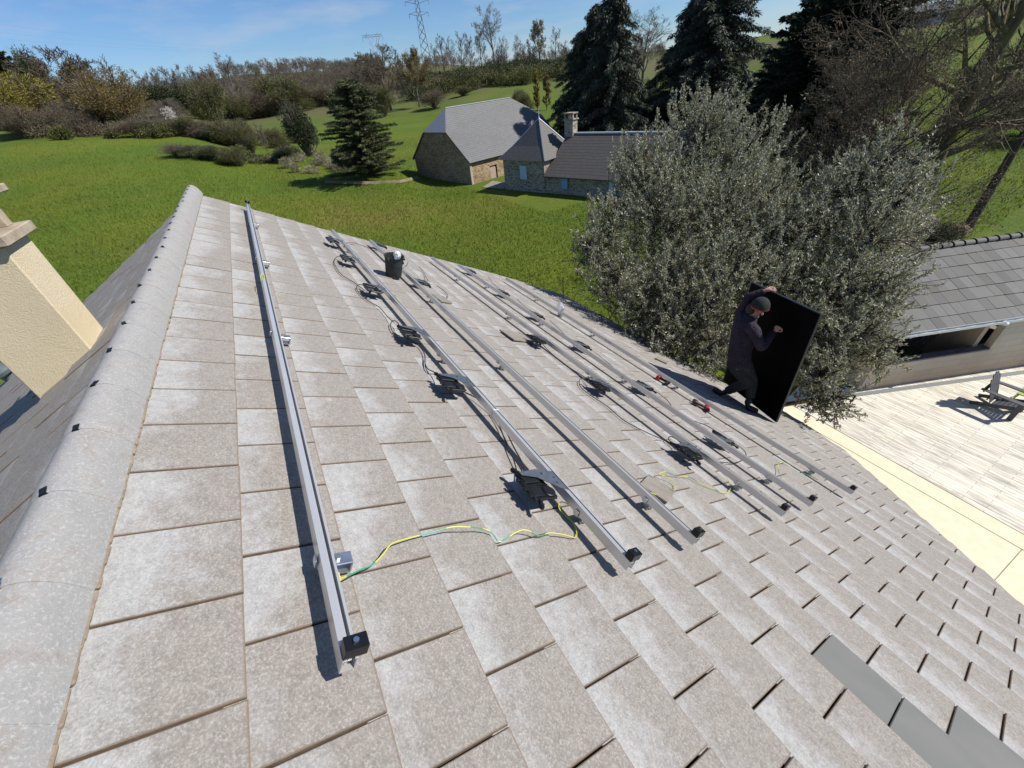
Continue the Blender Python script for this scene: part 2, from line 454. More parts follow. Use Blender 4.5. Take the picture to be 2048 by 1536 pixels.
# far scrubby hillside is browner: real height above the valley floor
sep = nt.nodes.new('ShaderNodeSeparateXYZ'); nt.links.new(v, sep.inputs[0])
ln = nt.nodes.new('ShaderNodeVectorMath'); ln.operation = 'LENGTH'; nt.links.new(v, ln.inputs[0])
hf = ramp(nt, math_(nt, 'DIVIDE', ln.outputs['Value'], 400.0), [(0.33, 0.0), (0.52, 1.0)])
right = ramp(nt, math_(nt, 'ADD', math_(nt, 'DIVIDE', sep.outputs['Y'], 400.0), 1.0), [(0.25, 0.0), (0.45, 1.0)])
scr = ramp(nt, noise(nt, v, 0.03, 6, 0.7), [(0.3, (0.075, 0.105, 0.03)), (0.5, (0.10, 0.09, 0.045)), (0.7, (0.13, 0.10, 0.07))])
col = mix(nt, col, scr, math_(nt, 'MULTIPLY', hf, math_(nt, 'MULTIPLY', right, 0.85)))
nt.links.new(col, b.inputs['Base Color']); setb(b, 0.9, 0, 0.2)
bump(nt, b, f3, 0.7, 0.12)
M['grass'] = m

naz, rs = 361, np.concatenate([[0.5, 3], np.geomspace(6, 5000, 190)])
azs = np.radians(np.linspace(-180, 180, naz)[:-1]); n_ = naz - 1
RR, AA = np.meshgrid(rs, azs, indexing='ij')
gx = RR * np.cos(AA); gy = -RR * np.sin(AA); gz = terr(gx, gy)
V = np.stack([gx, gy, gz], -1).reshape(-1, 3)
idx = np.arange(len(rs) * n_).reshape(len(rs), n_)
F = np.stack([idx[:-1], idx[1:], np.roll(idx, -1, 1)[1:], np.roll(idx, -1, 1)[:-1]], -1).reshape(-1, 4)
tag(npmesh('ground', V, F, M['grass'], smooth=True), 'green meadow rising to scrubby hills', 'ground', kind='structure')

# blades of grass standing in the near meadow: nobody could count them
rng = np.random.default_rng(5)
def grass_patch(n, pts_fn, h0, h1, w, mat, name, label):
    P = pts_fn(n); n = len(P)
    a = rng.uniform(0, 2 * math.pi, n); h = rng.uniform(h0, h1, n); ww = w * rng.uniform(.6, 1.4, n)
    lean = rng.normal(0, .35, (n, 2)) * h[:, None]
    dx = np.stack([np.cos(a) * ww, np.sin(a) * ww, np.zeros(n)], 1)
    top = P + np.stack([lean[:, 0], lean[:, 1], h], 1)
    V = np.stack([P - dx, P + dx, top], 1).reshape(-1, 3)
    F = np.arange(3 * n).reshape(n, 3)
    tag(npmesh(name, V, F, mat), label, 'grass', kind='stuff')
M['blade'] = leafmat('grass_blades', (0.095, 0.138, 0.010), (0.225, 0.25, 0.034), None, 0.45, 0.55, 0.3)
def near_field(n):
    az = np.radians(rng.uniform(-24, 84, n)); r = 9 + 95 * rng.random(n) ** 0.9
    x = r * np.cos(az); y = -r * np.sin(az)
    k = ~((y < -20) & (x > 30) & (x < 62) & (np.degrees(az) > 17) & (np.degrees(az) < 46)) & ~((x < 6.5) & (y < -4)) & ~((x < 8.5) & (y > -7)) & ~((x < 10) & (y < -12) & (y > -26) & (x < 7.5)) & (rng.random(n) < np.clip((112 - r) / 60, 0, 1))
    x, y = x[k], y[k]
    return np.stack([x, y, terr(x, y)], 1)
grass_patch(330000, near_field, .08, .26, .022, M['blade'], 'meadow_grass', 'short meadow grass around the house')

# a dirt shelf cut in the meadow in front of the barn, and the yard and lane by the house
mb = MB()
for (xa, ya, xb, yb) in ((652, 368, 732, 371), (732, 371, 800, 367), (800, 367, 838, 358)):
    a = hit_ground(xa, ya); c = hit_ground(xb, yb)
    n = np.array([.97, -.25, 0]) * 0.30
    mb.poly([a - n + [0, 0, .06], c - n + [0, 0, .06], c + n + [0, 0, .30], a + n + [0, 0, .30]])
tag(mb.build('earth_bank', M['dirt']), 'bare earth bank along the meadow before the barn', kind='structure')
mb = MB()
pts = [at_z(*q, 0.0) for q in ((965, 375), (1009, 379), (1012, 366), (985, 362))]
mb.poly([p + [0, 0, .03] for p in pts])
tag(mb.build('path', M['stone_path']), 'gravel yard between barn and farmhouse', kind='structure')
mb = MB()
lane = [(1900, 520), (1862, 492), (1838, 470), (1818, 448), (1800, 428), (1785, 412)]
L = [hit_ground(*q) for q in lane]
for i in range(len(L) - 1):
    a, c = L[i], L[i + 1]; t = (c - a) / np.linalg.norm(c - a); s_ = np.cross(t, [0, 0, 1]) * 1.5
    if i == 0: pl, pr = a - s_, a + s_
    ql, qr = c - s_, c + s_
    mb.poly([q + [0, 0, .05] for q in (pl, pr, qr, ql)]); pl, pr = ql, qr
tag(mb.build('lane', M['stone_path']), 'grey gravel lane behind the outbuilding', kind='structure')

# ================================================================== THE HOUSE WE STAND ON
house = tag(empty('house', (3, 0, 0)), 'large house with a grey concrete tile roof in the foreground', 'house')
m, nt, b = newmat('concrete_roof_tile')
at = nt.nodes.new('ShaderNodeAttribute'); at.attribute_name = 'tuv'
sp = nt.nodes.new('ShaderNodeSeparateXYZ'); nt.links.new(at.outputs['Vector'], sp.inputs[0])
v = coords(nt, 'Object')
big = noise(nt, v, 2.6, 5, 0.65); mid = noise(nt, v, 14.0, 5, 0.72); fine = noise(nt, v, 190.0, 3, 0.75); spk = noise(nt, v, 140.0, 5, 0.8)
w = math_(nt, 'ADD', math_(nt, 'MULTIPLY', sp.outputs['Y'], 0.62), math_(nt, 'MULTIPLY', big, 0.95))
w = math_(nt, 'ADD', w, math_(nt, 'MULTIPLY', mid, 0.75))
w = math_(nt, 'ADD', w, math_(nt, 'MULTIPLY', sp.outputs['Z'], 0.30))
w = math_(nt, 'ADD', w, math_(nt, 'MULTIPLY', sp.outputs['X'], -0.10))
wear = ramp(nt, math_(nt, 'MULTIPLY', w, 0.80), [(0.74, 0.0), (1.16, 1.0)])
col = mix(nt, (0.322, 0.324, 0.324), (0.226, 0.206, 0.186), wear)
m2 = ramp(nt, noise(nt, v, 34.0, 5, 0.8), [(0.38, (0.84, 0.83, 0.82)), (0.62, (1.13, 1.13, 1.12))])
col = mix(nt, col, m2, 1.0, 'MULTIPLY')
col = mix(nt, col, (0.56, 0.55, 0.525), ramp(nt, spk, [(0.47, 0.0), (0.64, 0.42)]))
col = mix(nt, col, (0.15, 0.145, 0.135), ramp(nt, fine, [(0.52, 0.0), (0.68, 0.42)]))
# tan dirt gathered along the edges of each tile
ex = math_(nt, 'ABSOLUTE', math_(nt, 'SUBTRACT', sp.outputs['X'], 0.5))
col = mix(nt, col, (0.145, 0.105, 0.072), ramp(nt, math_(nt, 'ADD', ex, math_(nt, 'MULTIPLY', mid, 0.012)), [(0.478, 0.0), (0.492, 0.9)]))
ey = math_(nt, 'ADD', sp.outputs['Y'], math_(nt, 'MULTIPLY', mid, 0.02))
col = mix(nt, col, (0.20, 0.15, 0.105), ramp(nt, ey, [(0.985, 0.0), (1.004, 0.75)]))
nt.links.new(col, b.inputs['Base Color']); setb(b, 0.85, 0, 0.3)
bump(nt, b, spk, 0.5, 0.004)
M['tile'] = m
M['tile_side'] = simple('tile_edge', (0.20, 0.145, 0.10), (0.11, 0.08, 0.06), 30, 0.95, 0, 0.4, 0.004)
M['mortar'] = simple('mortar', (0.30, 0.24, 0.18), (0.2, 0.155, 0.115), 40, 0.95)
M['tile_smooth'] = simple('smooth_grey_tile', (0.150, 0.150, 0.140), (0.125, 0.127, 0.122), 5, 0.55, 0, 0.1, 0.002)
M['underlay'] = simple('black_underlay', (0.008, 0.008, 0.014), None, 5, 0.8)

def clip_poly(P, hp):
    """P list of (u,s); hp list of (a,b): keep the left side of a->b"""
    for a, c in hp:
        out = []
        n = len(P)
        def side(p): return (c[0] - a[0]) * (p[1] - a[1]) - (c[1] - a[1]) * (p[0] - a[0])
        for i in range(n):
            p, q = P[i], P[(i + 1) % n]; sp_, sq = side(p), side(q)
            if sp_ >= 0: out.append(p)
            if (sp_ >= 0) != (sq >= 0):
                t = sp_ / (sp_ - sq); out.append((p[0] + (q[0] - p[0]) * t, p[1] + (q[1] - p[1]) * t))
        P = out
        if len(P) < 3: return []
    return P
def tiles(name, org, down, nrm, rows, offs, ulim, gauge, hps, parent, seed=1, w=0.3, th=0.017, tlt=0.012, skip=(), only=None, mat=None, lift=0.0, gap=0.0032, jit=.0012):
    rr = random.Random(seed)
    V, Fc, MI, UV = [], [], [], []
    X = np.array([1.0, 0, 0])
    for j in rows:
        u0, u1 = ulim(j)
        o = offs(j); n0 = math.floor((u0 - o) / w)
        n = n0
        while o + n * w < u1 - .02:
            a = max(o + n * w, u0); c = min(o + (n + 1) * w, u1)
            key = (j, n); n += 1
            if c - a < 0.03: continue
            if only is not None:
                if key not in only: continue
            elif key in skip: continue
            full = abs((c - a) - w) < .01
            g = gap
            sl, su = j * gauge, (j - 1) * gauge - 0.05
            P = [(a + g, su), (c - g, su), (c - g, sl), (a + g, sl)]
            P = clip_poly(P, hps)
            if len(P) < 3: continue
            rid = rr.random(); dz0 = rr.uniform(-jit, jit) + lift; sk = rr.uniform(-.0015, .0015); ds_ = rr.uniform(-.0015, .0015)
            def pt(q, z):
                f = (sl - q[1]) / gauge
                return org + X * q[0] + down * (q[1] + ds_) + nrm * (z + dz0 - tlt * f + sk * (q[0] - a) / w)
            b0 = len(V); k = len(P); ch = 0.0028
            cx = sum(q[0] for q in P) / k; cy = sum(q[1] for q in P) / k
            V += [pt(q, -th) for q in P] + [pt(q, -ch) for q in P]
            inn = [(q[0] + (ch if q[0] < cx else -ch), q[1] + (ch if q[1] < cy else -ch)) for q in P]
            V += [pt(q, 0) for q in inn]
            def uvw(q): return ((q[0] - a) / w, 1 - (sl - q[1]) / gauge, rid)
            for i in range(k):
                i2 = (i + 1) % k
                Fc.append((b0 + i, b0 + i2, b0 + k + i2, b0 + k + i)); MI.append(1); UV += [(0, 0, rid)] * 4
                Fc.append((b0 + k + i, b0 + k + i2, b0 + 2 * k + i2, b0 + 2 * k + i)); MI.append(0); UV += [uvw(P[i]), uvw(P[i2]), uvw(inn[i2]), uvw(inn[i])]
            Fc.append(tuple(b0 + 2 * k + i for i in range(k))); MI.append(0); UV += [uvw(q) for q in inn]
    me = bpy.data.meshes.new(name)
    me.from_pydata([tuple(q) for q in V], [], Fc)
    me.materials.append(mat or M['tile']); me.materials.append(M['tile_side'] if mat is None else mat)
    me.polygons.foreach_set('material_index', MI)
    la = me.attributes.new('tuv', 'FLOAT_VECTOR', 'CORNER')
    la.data.foreach_set('vector', [c for q in UV for c in q])
    me.update()
    # make every face look outwards
    bm = bmesh.new(); bm.from_mesh(me); bmesh.ops.recalc_face_normals(bm, faces=bm.faces); bm.to_mesh(me); bm.free()
    o = bpy.data.objects.new(name, me); COL.objects.link(o)
    if parent is not None: attach(o, parent, True)
    return o
G = 0.30306
def gable_u(s):
    return float(np.interp(s, [-.4, .6, 1.5, 2.2, 3.3, 5.6, 6.5, 7.7], [7.93, 7.95, 7.97, 8.08, 8.25, 8.55, 8.5, 8.36]))
def r_offs(j): return 0.047 - 0.0058 * j + (0.15 if j % 2 else 0.0)
HPS = [((-.67, 5.13), (1.24, 7.53)), ((1.24, 7.53), (2.4, 8.2)), ((2.4, 8.2), (6.9, 7.72)), ((6.9, 7.72), (8.7, 7.62))]
HPS = [(b_, a_) for a_, b_ in HPS]
dark = {(8, -1), (8, -2), (9, -3), (9, -4)}
slope = tiles('roof_slope', ORG, DS, NR, range(0, 29), r_offs, lambda j: (-4.2, gable_u(j * G)), G, HPS, house, 1, skip=dark)
tag(slope, 'pale weathered right-hand tiled slope')
sm = tiles('replacement_tile', ORG, DS, NR, range(0, 29), r_offs, lambda j: (-4.2, 8), G, HPS, house, 2, only=dark, mat=M['tile_smooth'])
tag(sm, 'smooth dark grey replacement tiles')
# left slope
def left_gable(s): return float(np.interp(s, [0, 1.1, 2.4, 5, 8], [7.93, 8.0, 8.5, 8.9, 9.0]))
lo = tiles('roof_slope', APEX + NL * 0.0, DSL, NL, range(1, 27), lambda j: 0.1 + (0.15 if j % 2 else 0), lambda j: (-3.5, left_gable(j * G - .12)), G, [], house, 3, th=.026, tlt=.022, gap=.004, jit=.004)
tag(lo, 'far left-hand tiled slope falling away from the ridge')
# under-roof decks keep light out
mb = MB()
fp = [(-4.3, -.44), (-4.3, 1.0), (-.75, 5.16), (1.2, 7.6), (2.4, 8.24), (6.9, 7.76), (8.3, 7.66), (8.45, 5.6), (8.1, 3.2), (7.9, 1.5), (7.88, -.44)]
top = [RP(u, s, -.04) for u, s in fp]; bot = [RP(u, s, -.07) for u, s in fp]
mb.poly(top); mb.poly(bot[::-1])
for i in range(len(fp)): mb.poly([bot[i], bot[(i + 1) % len(fp)], top[(i + 1) % len(fp)], top[i]])
def LP(u, s, dz=0): return APEX + np.array([u, 0, 0]) + DSL * s + NL * dz
lf = [(-3.6, 0), (-3.6, 7.9), (8.9, 7.9), (8.35, 2.4), (7.88, 0)]
top = [LP(u, s, -.04) for u, s in lf]; bot = [LP(u, s, -.07) for u, s in lf]
mb.poly(top); mb.poly(bot)
for i in range(len(lf)): mb.poly([bot[i], bot[(i + 1) % len(lf)], top[(i + 1) % len(lf)], top[i]])
mb.build('underlay', M['underlay'], house, world=True)
# walls
m = simple('cream_render', (0.58, 0.49, 0.33), (0.50, 0.42, 0.28), 12, 0.9, 0, 0.9, 0.02)
M['cream'] = m
mb = MB()
wp = [(-3.4, 3.0), (-3.4, -.2), (-.7, -3.4), (1.2, -5.4), (2.4, -6.15), (6.8, -5.9), (7.8, -5.8), (7.5, 6.5), (-3.4, 6.5)]
def roofz(y): return (APEX[2] - abs(y - APEX[1]) * math.tan(PITCH)) - .12
n = len(wp)
for i in range(n):
    a, c = wp[i], wp[(i + 1) % n]
    if (a[1] - APEX[1]) * (c[1] - APEX[1]) < 0:
        t = (APEX[1] - a[1]) / (c[1] - a[1]); e_ = (a[0] + (c[0] - a[0]) * t, APEX[1])
        mb.poly([(a[0], a[1], -.3), (c[0], c[1], -.3), (c[0], c[1], roofz(c[1])), (e_[0], e_[1], roofz(e_[1])), (a[0], a[1], roofz(a[1]))])
    else: mb.poly([(a[0], a[1], -.3), (c[0], c[1], -.3), (c[0], c[1], roofz(c[1])), (a[0], a[1], roofz(a[1]))])
mb.build('wall', M['cream'], house, world=True)

# ridge tiles with their little clips
m, nt, b = newmat('ridge_tile')
v = coords(nt, 'Object')
f1 = noise(nt, v, 9, 7, .75); spk = noise(nt, v, 120, 5, .8); fine = noise(nt, v, 180, 3, .75)
col = ramp(nt, f1, [(0.35, (0.255, 0.254, 0.252)), (0.52, (0.295, 0.292, 0.287)), (0.70, (0.235, 0.205, 0.178))])
col = mix(nt, col, (0.52, 0.51, 0.50), ramp(nt, spk, [(0.52, 0.0), (0.66, 0.6)]))
col = mix(nt, col, (0.12, 0.12, 0.12), ramp(nt, fine, [(0.57, 0.0), (0.72, 0.4)]))
nt.links.new(col, b.inputs['Base Color']); setb(b, .85, 0, .3); bump(nt, b, spk, .5, .004)
M['ridge'] = m
RPITCH = 0.3235
prof_n = 16
def ridge_ring(x, k, lift=0.0):
    pts = []
    for i in range(prof_n + 1):
        a = (-1 + 2 * i / prof_n) * 1.12
        y = math.sin(a) * 0.104 * k / math.sin(1.12); z = -0.058 + (math.cos(a) - math.cos(1.12)) * 0.235 * k + lift
        pts.append(np.array([x, APEX[1] + y, APEX[2] + z + .010]))
    return pts
mb = MB()
x0 = 1.042 - RPITCH * 14
for q in range(0, 40):
    x = x0 + q * RPITCH
    if x > 7.85: break
    xe = min(x + RPITCH + .012, 7.97)
    rings = [ridge_ring(x - .004, 1.006, .001), ridge_ring(x + .03, 1.03), ridge_ring(x + .15, 1.02), ridge_ring(xe, 0.994)]
    inner = ridge_ring(x - .004, 0.985, -.003)
    vs = inner; fs = []
    allr = [inner] + rings
    vs = [p for r_ in allr for p in r_]; kk = prof_n + 1
    for a in range(len(allr) - 1):
        for i in range(prof_n): fs.append((a * kk + i, (a + 1) * kk + i, (a + 1) * kk + i + 1, a * kk + i + 1))
    mb.mesh(vs, fs)
xe = 7.97; endp = ridge_ring(xe, .985)
mb.poly(endp)
rt = mb.build('ridge_tiles', M['ridge'], house, smooth=True, world=True)
mb = MB()
zz = random.Random(3)
for q in range(0, 400):
    u = -3 + q * .028 + zz.uniform(-.01, .01)
    if u > 7.9: break
    mb.box(RP(u, -.326 + zz.uniform(-.003, .003), .001), (.034, .013, .013 + zz.uniform(0, .005)), (np.array([1, 0, 0]), DS, NR), 0.004)
mb.build('mortar_line', M['mortar'], house, world=True)
clip = None
for q in range(0, 40):
    x = x0 + q * RPITCH
    if x < -.6 or x > 7.9: continue
    if clip is None:
        c_ = MB()
        c_.box((0, 0, .006), (.026, .018, .003), bev=.001).box((-.014, 0, .001), (.003, .018, .010)).box((.012, 0, .007), (.012, .018, .002))
        clip = c_.build('ridge_clip', M['black_metal'], house); o = clip
    else:
        o = clip.copy(); COL.objects.link(o)
    o.parent = house; o.matrix_parent_inverse = wmat(house).inverted()
    o.location = (x + .004, APEX[1] + zz.uniform(-.02, .015), APEX[2] + .082); o.rotation_euler = (zz.uniform(-.1, .1), 0, zz.uniform(-.35, .35))
    if abs(x - 1.042) < .05:
        o.data = clip.data.copy(); o.data.materials[0] = M['bolt']; tag(o, 'shiny bent metal clip on the ridge')

# the membrane edge that shows under the diagonal eave
mb = MB()
ed = [(-3.0, 2.2), (-.67, 5.13), (-.2, 5.66), (.56, 6.66), (1.24, 7.53), (2.4, 8.2), (4.6, 7.97), (6.9, 7.72), (8.3, 7.64)]
for i in range(len(ed) - 1):
    a, c = RP(*ed[i], -.03), RP(*ed[i + 1], -.03); t = (c - a) / np.linalg.norm(c - a); o_ = np.cross(NR, t); o_ *= (1 if (o_ @ DS) > 0 else -1)
    wv = .022 + .012 * math.sin(i * 2.1)
    mb.poly([a, c, c + o_ * wv, a + o_ * wv]); mb.poly([a - NR * .02, c - NR * .02, c + o_ * wv - NR * .02, a + o_ * wv - NR * .02])
    mb.poly([a + o_ * wv, c + o_ * wv, c + o_ * wv - NR * .02, a + o_ * wv - NR * .02])
mb.build('eave_strip', M['underlay'], house, world=True)

# chimney
CX0, CX1, CY0, CY1 = 3.771, 4.173, 1.504, 1.96
chm = MB(); chm.box(((CX0 + CX1) / 2, (CY0 + CY1) / 2, 7.0 + (8.955 - 7.0) / 2), (CX1 - CX0, CY1 - CY0, 8.955 - 7.0), bev=.008)
M['roughcast'] = None
m, nt, b = newmat('roughcast_render'); v = coords(nt, 'Object')
nf = noise(nt, v, 120, 5, .7)
nt.links.new(ramp(nt, noise(nt, v, 3, 5), [(.3, (0.66, 0.56, 0.38)), (.7, (0.74, 0.64, 0.45))]), b.inputs['Base Color']); setb(b, .95, 0, .2)
bump(nt, b, nf, 1.0, .011)
chim = chm.build('chimney', m, house, world=True)
M['cap'] = simple('old_concrete_cap', (0.42, 0.36, 0.28), (0.24, 0.19, 0.14), 8, 0.95, 0, 0.6, 0.01)
cm = MB(); cm.box(((CX0 + CX1) / 2, (CY0 + CY1) / 2, 8.99), (CX1 - CX0 + .11, CY1 - CY0 + .11, .062), bev=.006)
cm.build('cap', M['cap'], chim, world=True)
cm = MB()
for i in (0, 1):
    for j in (0, 1): cm.box((CX0 + .06 + i * (CX1 - CX0 - .12), CY0 + .06 + j * (CY1 - CY0 - .12), 9.115), (.09, .09, .19), bev=.004)
cm.box(((CX0 + CX1) / 2, (CY0 + CY1) / 2, 9.09), (CX1 - CX0 - .16, CY1 - CY0 - .16, .13))
cm.build('cowl_post', M['cap'], chim, world=True)
cm = MB(); cm.box(((CX0 + CX1) / 2, (CY0 + CY1) / 2, 9.23), (CX1 - CX0 + .13, CY1 - CY0 + .13, .045), bev=.006)
cm.build('cowl_slab', M['cap'], chim, world=True)
# grey roof ventilator near the far left gable
vp = on_left(22, 752)
vm = MB(); vm.lathe(vp, [(.001, -.05), (.10, -.05), (.10, .05), (.17, .07), (.19, .12), (.15, .18), (.06, .21), (.001, .215)], 20, NL * .6 + np.array([0, 0, .4]))
vm.build('roof_vent', simple('vent_grey', (.12, .15, .16), None, 8, .45), house, smooth=True, world=True)
# ================================================================== MOUNTING RAILS
RAILS = [(0.600, 0.212, 7.69, 0.222), (0.605, 1.435, 7.53, 1.405), (0.615, 2.030, 7.60, 2.055),
         (0.600, 3.268, 7.66, 3.295), (0.600, 3.880, 7.74, 3.935), (0.575, 5.030, 7.74, 5.185)]
RB, RT = 0.066, 0.114
def lift_rail(r):
    out = []
    for u, s in ((r[0], r[1]), (r[2], r[3])):
        c = RC @ (RP(u, s, .100) - EYE); out += list(rus(1024 + FPX * c[0] / c[2], 768 + FPX * c[1] / c[2], RT))
    return tuple(out)
RAILS = [lift_rail(r) for r in RAILS]
ORD = ['first rail below the ridge', 'second rail from the ridge', 'third rail from the ridge', 'fourth rail from the ridge', 'fifth rail from the ridge', 'sixth and lowest rail']
RLAB = ['long aluminium rail nearest the ridge, without microinverters', 'aluminium rail with six microinverters on its uphill side',
        'aluminium rail passing behind the black bucket', 'aluminium rail with three microinverters on its uphill side',
        'aluminium rail with six microinverters on its downhill side', 'lowest aluminium rail nearest the man and the drills']
def rail_prof():
    a, h = .020, RT - RB
    return [(-a, 0), (a, 0), (a, h * .30), (a - .0015, h * .33), (a - .0015, h * .42), (a, h * .45), (a, h), (.0125, h), (.0125, h - .006), (a - .003, h - .006), (a - .003, .003), (-a + .003, .003),
            (-a + .003, h - .004), (.003, h - .004), (.003, h), (-.007, h), (-.008, h - .0015), (-.009, h), (-a, h)]
hook_me = end_me = None
def rail_u(i, u):
    u0, s0, u1, s1 = RAILS[i]
    return s0 + (s1 - s0) * (u - u0) / (u1 - u0)
for i, (u0, s0, u1, s1) in enumerate(RAILS):
    L = math.hypot(u1 - u0, s1 - s0); rz = -math.atan2(s1 - s0, u1 - u0)
    r = tag(empty('mounting_rail', mat=roofmat(u0, s0, 0, rz)), RLAB[i], 'rail', 'aluminium mounting rails across the roof')
    mb = MB()
    cut = L * (0.51 if i else 0.60)
    pr = [(-y, z) for y, z in rail_prof()]   # local +y is uphill
    for a, c in ((0, cut - .0015), (cut + .0015, L)):
        mb.extr(pr, (a, 0, RB), (c, 0, RB), (0, 1, 0), (0, 0, 1))
    mb.build('rail_channel', M['aluminium'], r)
    mb = MB(); mb.box((cut, -.021, RB + .022), (.16, .003, .03)).box((cut, .021, RB + .022), (.16, .003, .03))
    for q in (-.05, .05): mb.cyl((cut + q, .0215, RB + .022), (cut + q, .026, RB + .022), .007, n=6)
    mb.build('splice_plate', M['galvanised'], r)
    for hu in (.95, 2.78, 4.60, 6.42):
        x = hu - u0
        if hook_me is None:
            mb = MB()
            mb.box((0, -.035, RB - .004), (.048, .11, .006), bev=.001)
            mb.box((0, -.088, RB - .024), (.048, .006, .040), bev=.001)
            mb.box((0, -.060, RB - .046), (.048, .060, .005)).box((.0, -.035, .010), (.036, .006, .050))
            mb.box((0, .026, RB + .008), (.030, .005, .030), bev=.001)
            mb.cyl((0, -.045, RB - .002), (0, -.045, RB + .010), .009, n=6)
            h = mb.build('roof_hook', M['galvanised'], r); hook_me = h.data
        else:
            h = bpy.data.objects.new('roof_hook', hook_me); COL.objects.link(h); h.parent = r
        h.location = (x, 0, 0)
    ends = [0.022] + ([L - .03] if i == 0 else [])
    for k, x in enumerate(ends):
        if end_me is None:
            mb = MB(); z0 = RT - RB; zb = RT
            mb.box((0, -.012, zb + .036), (.040, .060, .003), bev=.001)          # top leaf
            mb.box((-.019, -.012, zb + .019), (.003, .060, .036), bev=.001)
            mb.box((0, .0165, zb + .018), (.040, .003, .034), bev=.001)
            mb.box((.012, -.012, zb + .008), (.018, .058, .003))
            ec = mb.build('end_clamp', M['black_metal'], r); end_me = ec.data
            mb = MB(); mb.cyl((0, -.010, zb + .0375), (0, -.010, zb + .045), .008, n=8).cyl((0, -.010, zb - .01), (0, -.010, zb + .036), .004, n=8)
            bo = mb.build('bolt', M['bolt'], ec); bo_me = bo.data
        else:
            ec = bpy.data.objects.new('end_clamp', end_me); COL.objects.link(ec); ec.parent = r
            bo = bpy.data.objects.new('bolt', bo_me); COL.objects.link(bo); bo.parent = ec
        ec.location = (x, 0, 0)
        if k: ec.rotation_euler = (0, 0, math.pi)
    if i == 1:
        mb = MB(); x = rus(990, 823, .1)[0] - u0
        mb.box((x, 0, RT + .001), (.006, .046, .002)).box((x, .022, RB + .02), (.006, .002, .05)).box((x, -.022, RB + .02), (.006, .002, .05)).box((x, 0, RB - .002), (.006, .046, .002))
        mb.build('cable_tie', M['white_wall'], r)

# ================================================================== MICROINVERTERS
def make_micro():
    r = empty('microinverter')
    mb = MB()
    mb.box((0, .01, .074), (.205, .150, .016), bev=.005)
    mb.box((.055, .030, .088), (.085, .100, .012), bev=.003).box((-.050, .045, .087), (.07, .07, .010), bev=.003)
    for k in range(7): mb.box((-.085 + k * .013, -.025, .0845), (.004, .07, .006))
    mb.box((-.03, .083, .078), (.15, .018, .022), bev=.003).box((.098, .02, .076), (.02, .09, .020), bev=.003)
    for q in (-.07, -.02, .05): mb.box((q, .096, .080), (.022, .016, .014), bev=.002)
    for q in (-.075, .075): mb.box((q, -.07, .07), (.02, .018, .005))
    mb.build('body', M['black_plastic'], r)
    mb = MB(); mb.lathe((-.060, -.030, .080), [(.001, 0), (.036, 0), (.036, .010), (.031, .013), (.031, .016), (.001, .016)], 24)
    mb.build('round_cap', M['black_plastic'], r, smooth=True)
    for q, sx in ((-.10, -1), (.10, 1)):
        mb = MB(); mb.cyl((q, .055, .078), (q + sx * .05, .075, .070), .012, .009, n=12).cyl((q + sx * .03, .067, .073), (q + sx * .042, .072, .071), .014, n=12)
        mb.build('connector', M['black_plastic'], r, smooth=True)
    mb = MB()
    top = [(.085, .075), (.098, -.04), (.070, -.145), (-.085, -.145), (-.060, -.105), (.035, -.010), (.062, .075)]
    mb.extr([(x, y) for x, y in top], (0, 0, .1005), (0, 0, .1035), (1, 0, 0), (0, 1, 0))
    for x, y in ((.02, -.12), (-.02, -.115), (.06, -.06)): mb.cyl((x, y, .103), (x, y, .109), .007, n=6)
    mb.build('bracket', M['grey_plate'], r)
    for x, y in ((.02, -.128), (.055, -.062)):
        b_ = MB().cyl((x, y, .108), (x, y, .113), .0065, n=6).build('bolt', M['bolt'], r)
    reg(r)
    return r
MIC = []
P2 = [(672, 484), (700, 520), (752, 580), (818, 668), (898, 768), (1062, 975)]
P3 = [(768, 493), (816, 526), (862, 570)]
P4 = [(1072, 680), (1198, 773), (1380, 905)]
P5 = [(966, 549), (1024, 590), (1088, 634), (1170, 692), (1300, 775), (1455, 878)]
near6 = ['farthest', 'fifth', 'fourth', 'third', 'second', 'nearest']
for k, q in enumerate(P2): MIC.append((1, rus(*q, .08)[0], 0, ('nearest, largest-looking' if k == 5 else near6[k]) + ' black microinverter uphill of the second rail' + ('' if k in (0, 5) else ', counted from the viewer')))
for k, q in enumerate(P3): MIC.append((2, rus(*q, .08)[0], 1, ['black microinverter beyond the bucket on the third rail', 'black microinverter half hidden behind the bucket', 'black microinverter just this side of the bucket on the third rail'][k]))
for k, q in enumerate(P4): MIC.append((3, rus(*q, .08)[0], 0, ['farthest black microinverter on the fourth rail, beside a loose flat tile', 'middle black microinverter of three on the fourth rail', 'nearest black microinverter on the fourth rail, above the curled green wire'][k]))
for k, q in enumerate(P5): MIC.append((4, rus(*q, .08)[0], 1, near6[k] + ' black microinverter downhill of the fifth rail' + ('' if k in (0, 5) else ', counted from the viewer')))
micro = None
jr = random.Random(8)
for (ri, u, flip, lab) in MIC:
    if micro is None: o = micro = make_micro()
    else: o = copy_tree(micro)
    s = rail_u(ri, u) + (.142 if flip else -.142)
    o.matrix_world = roofmat(u, s, .012 + jr.uniform(-.004, .002), math.pi * flip + jr.uniform(-.04, .04))
    tag(o, lab, 'microinverter', 'black microinverters bolted to the rails')

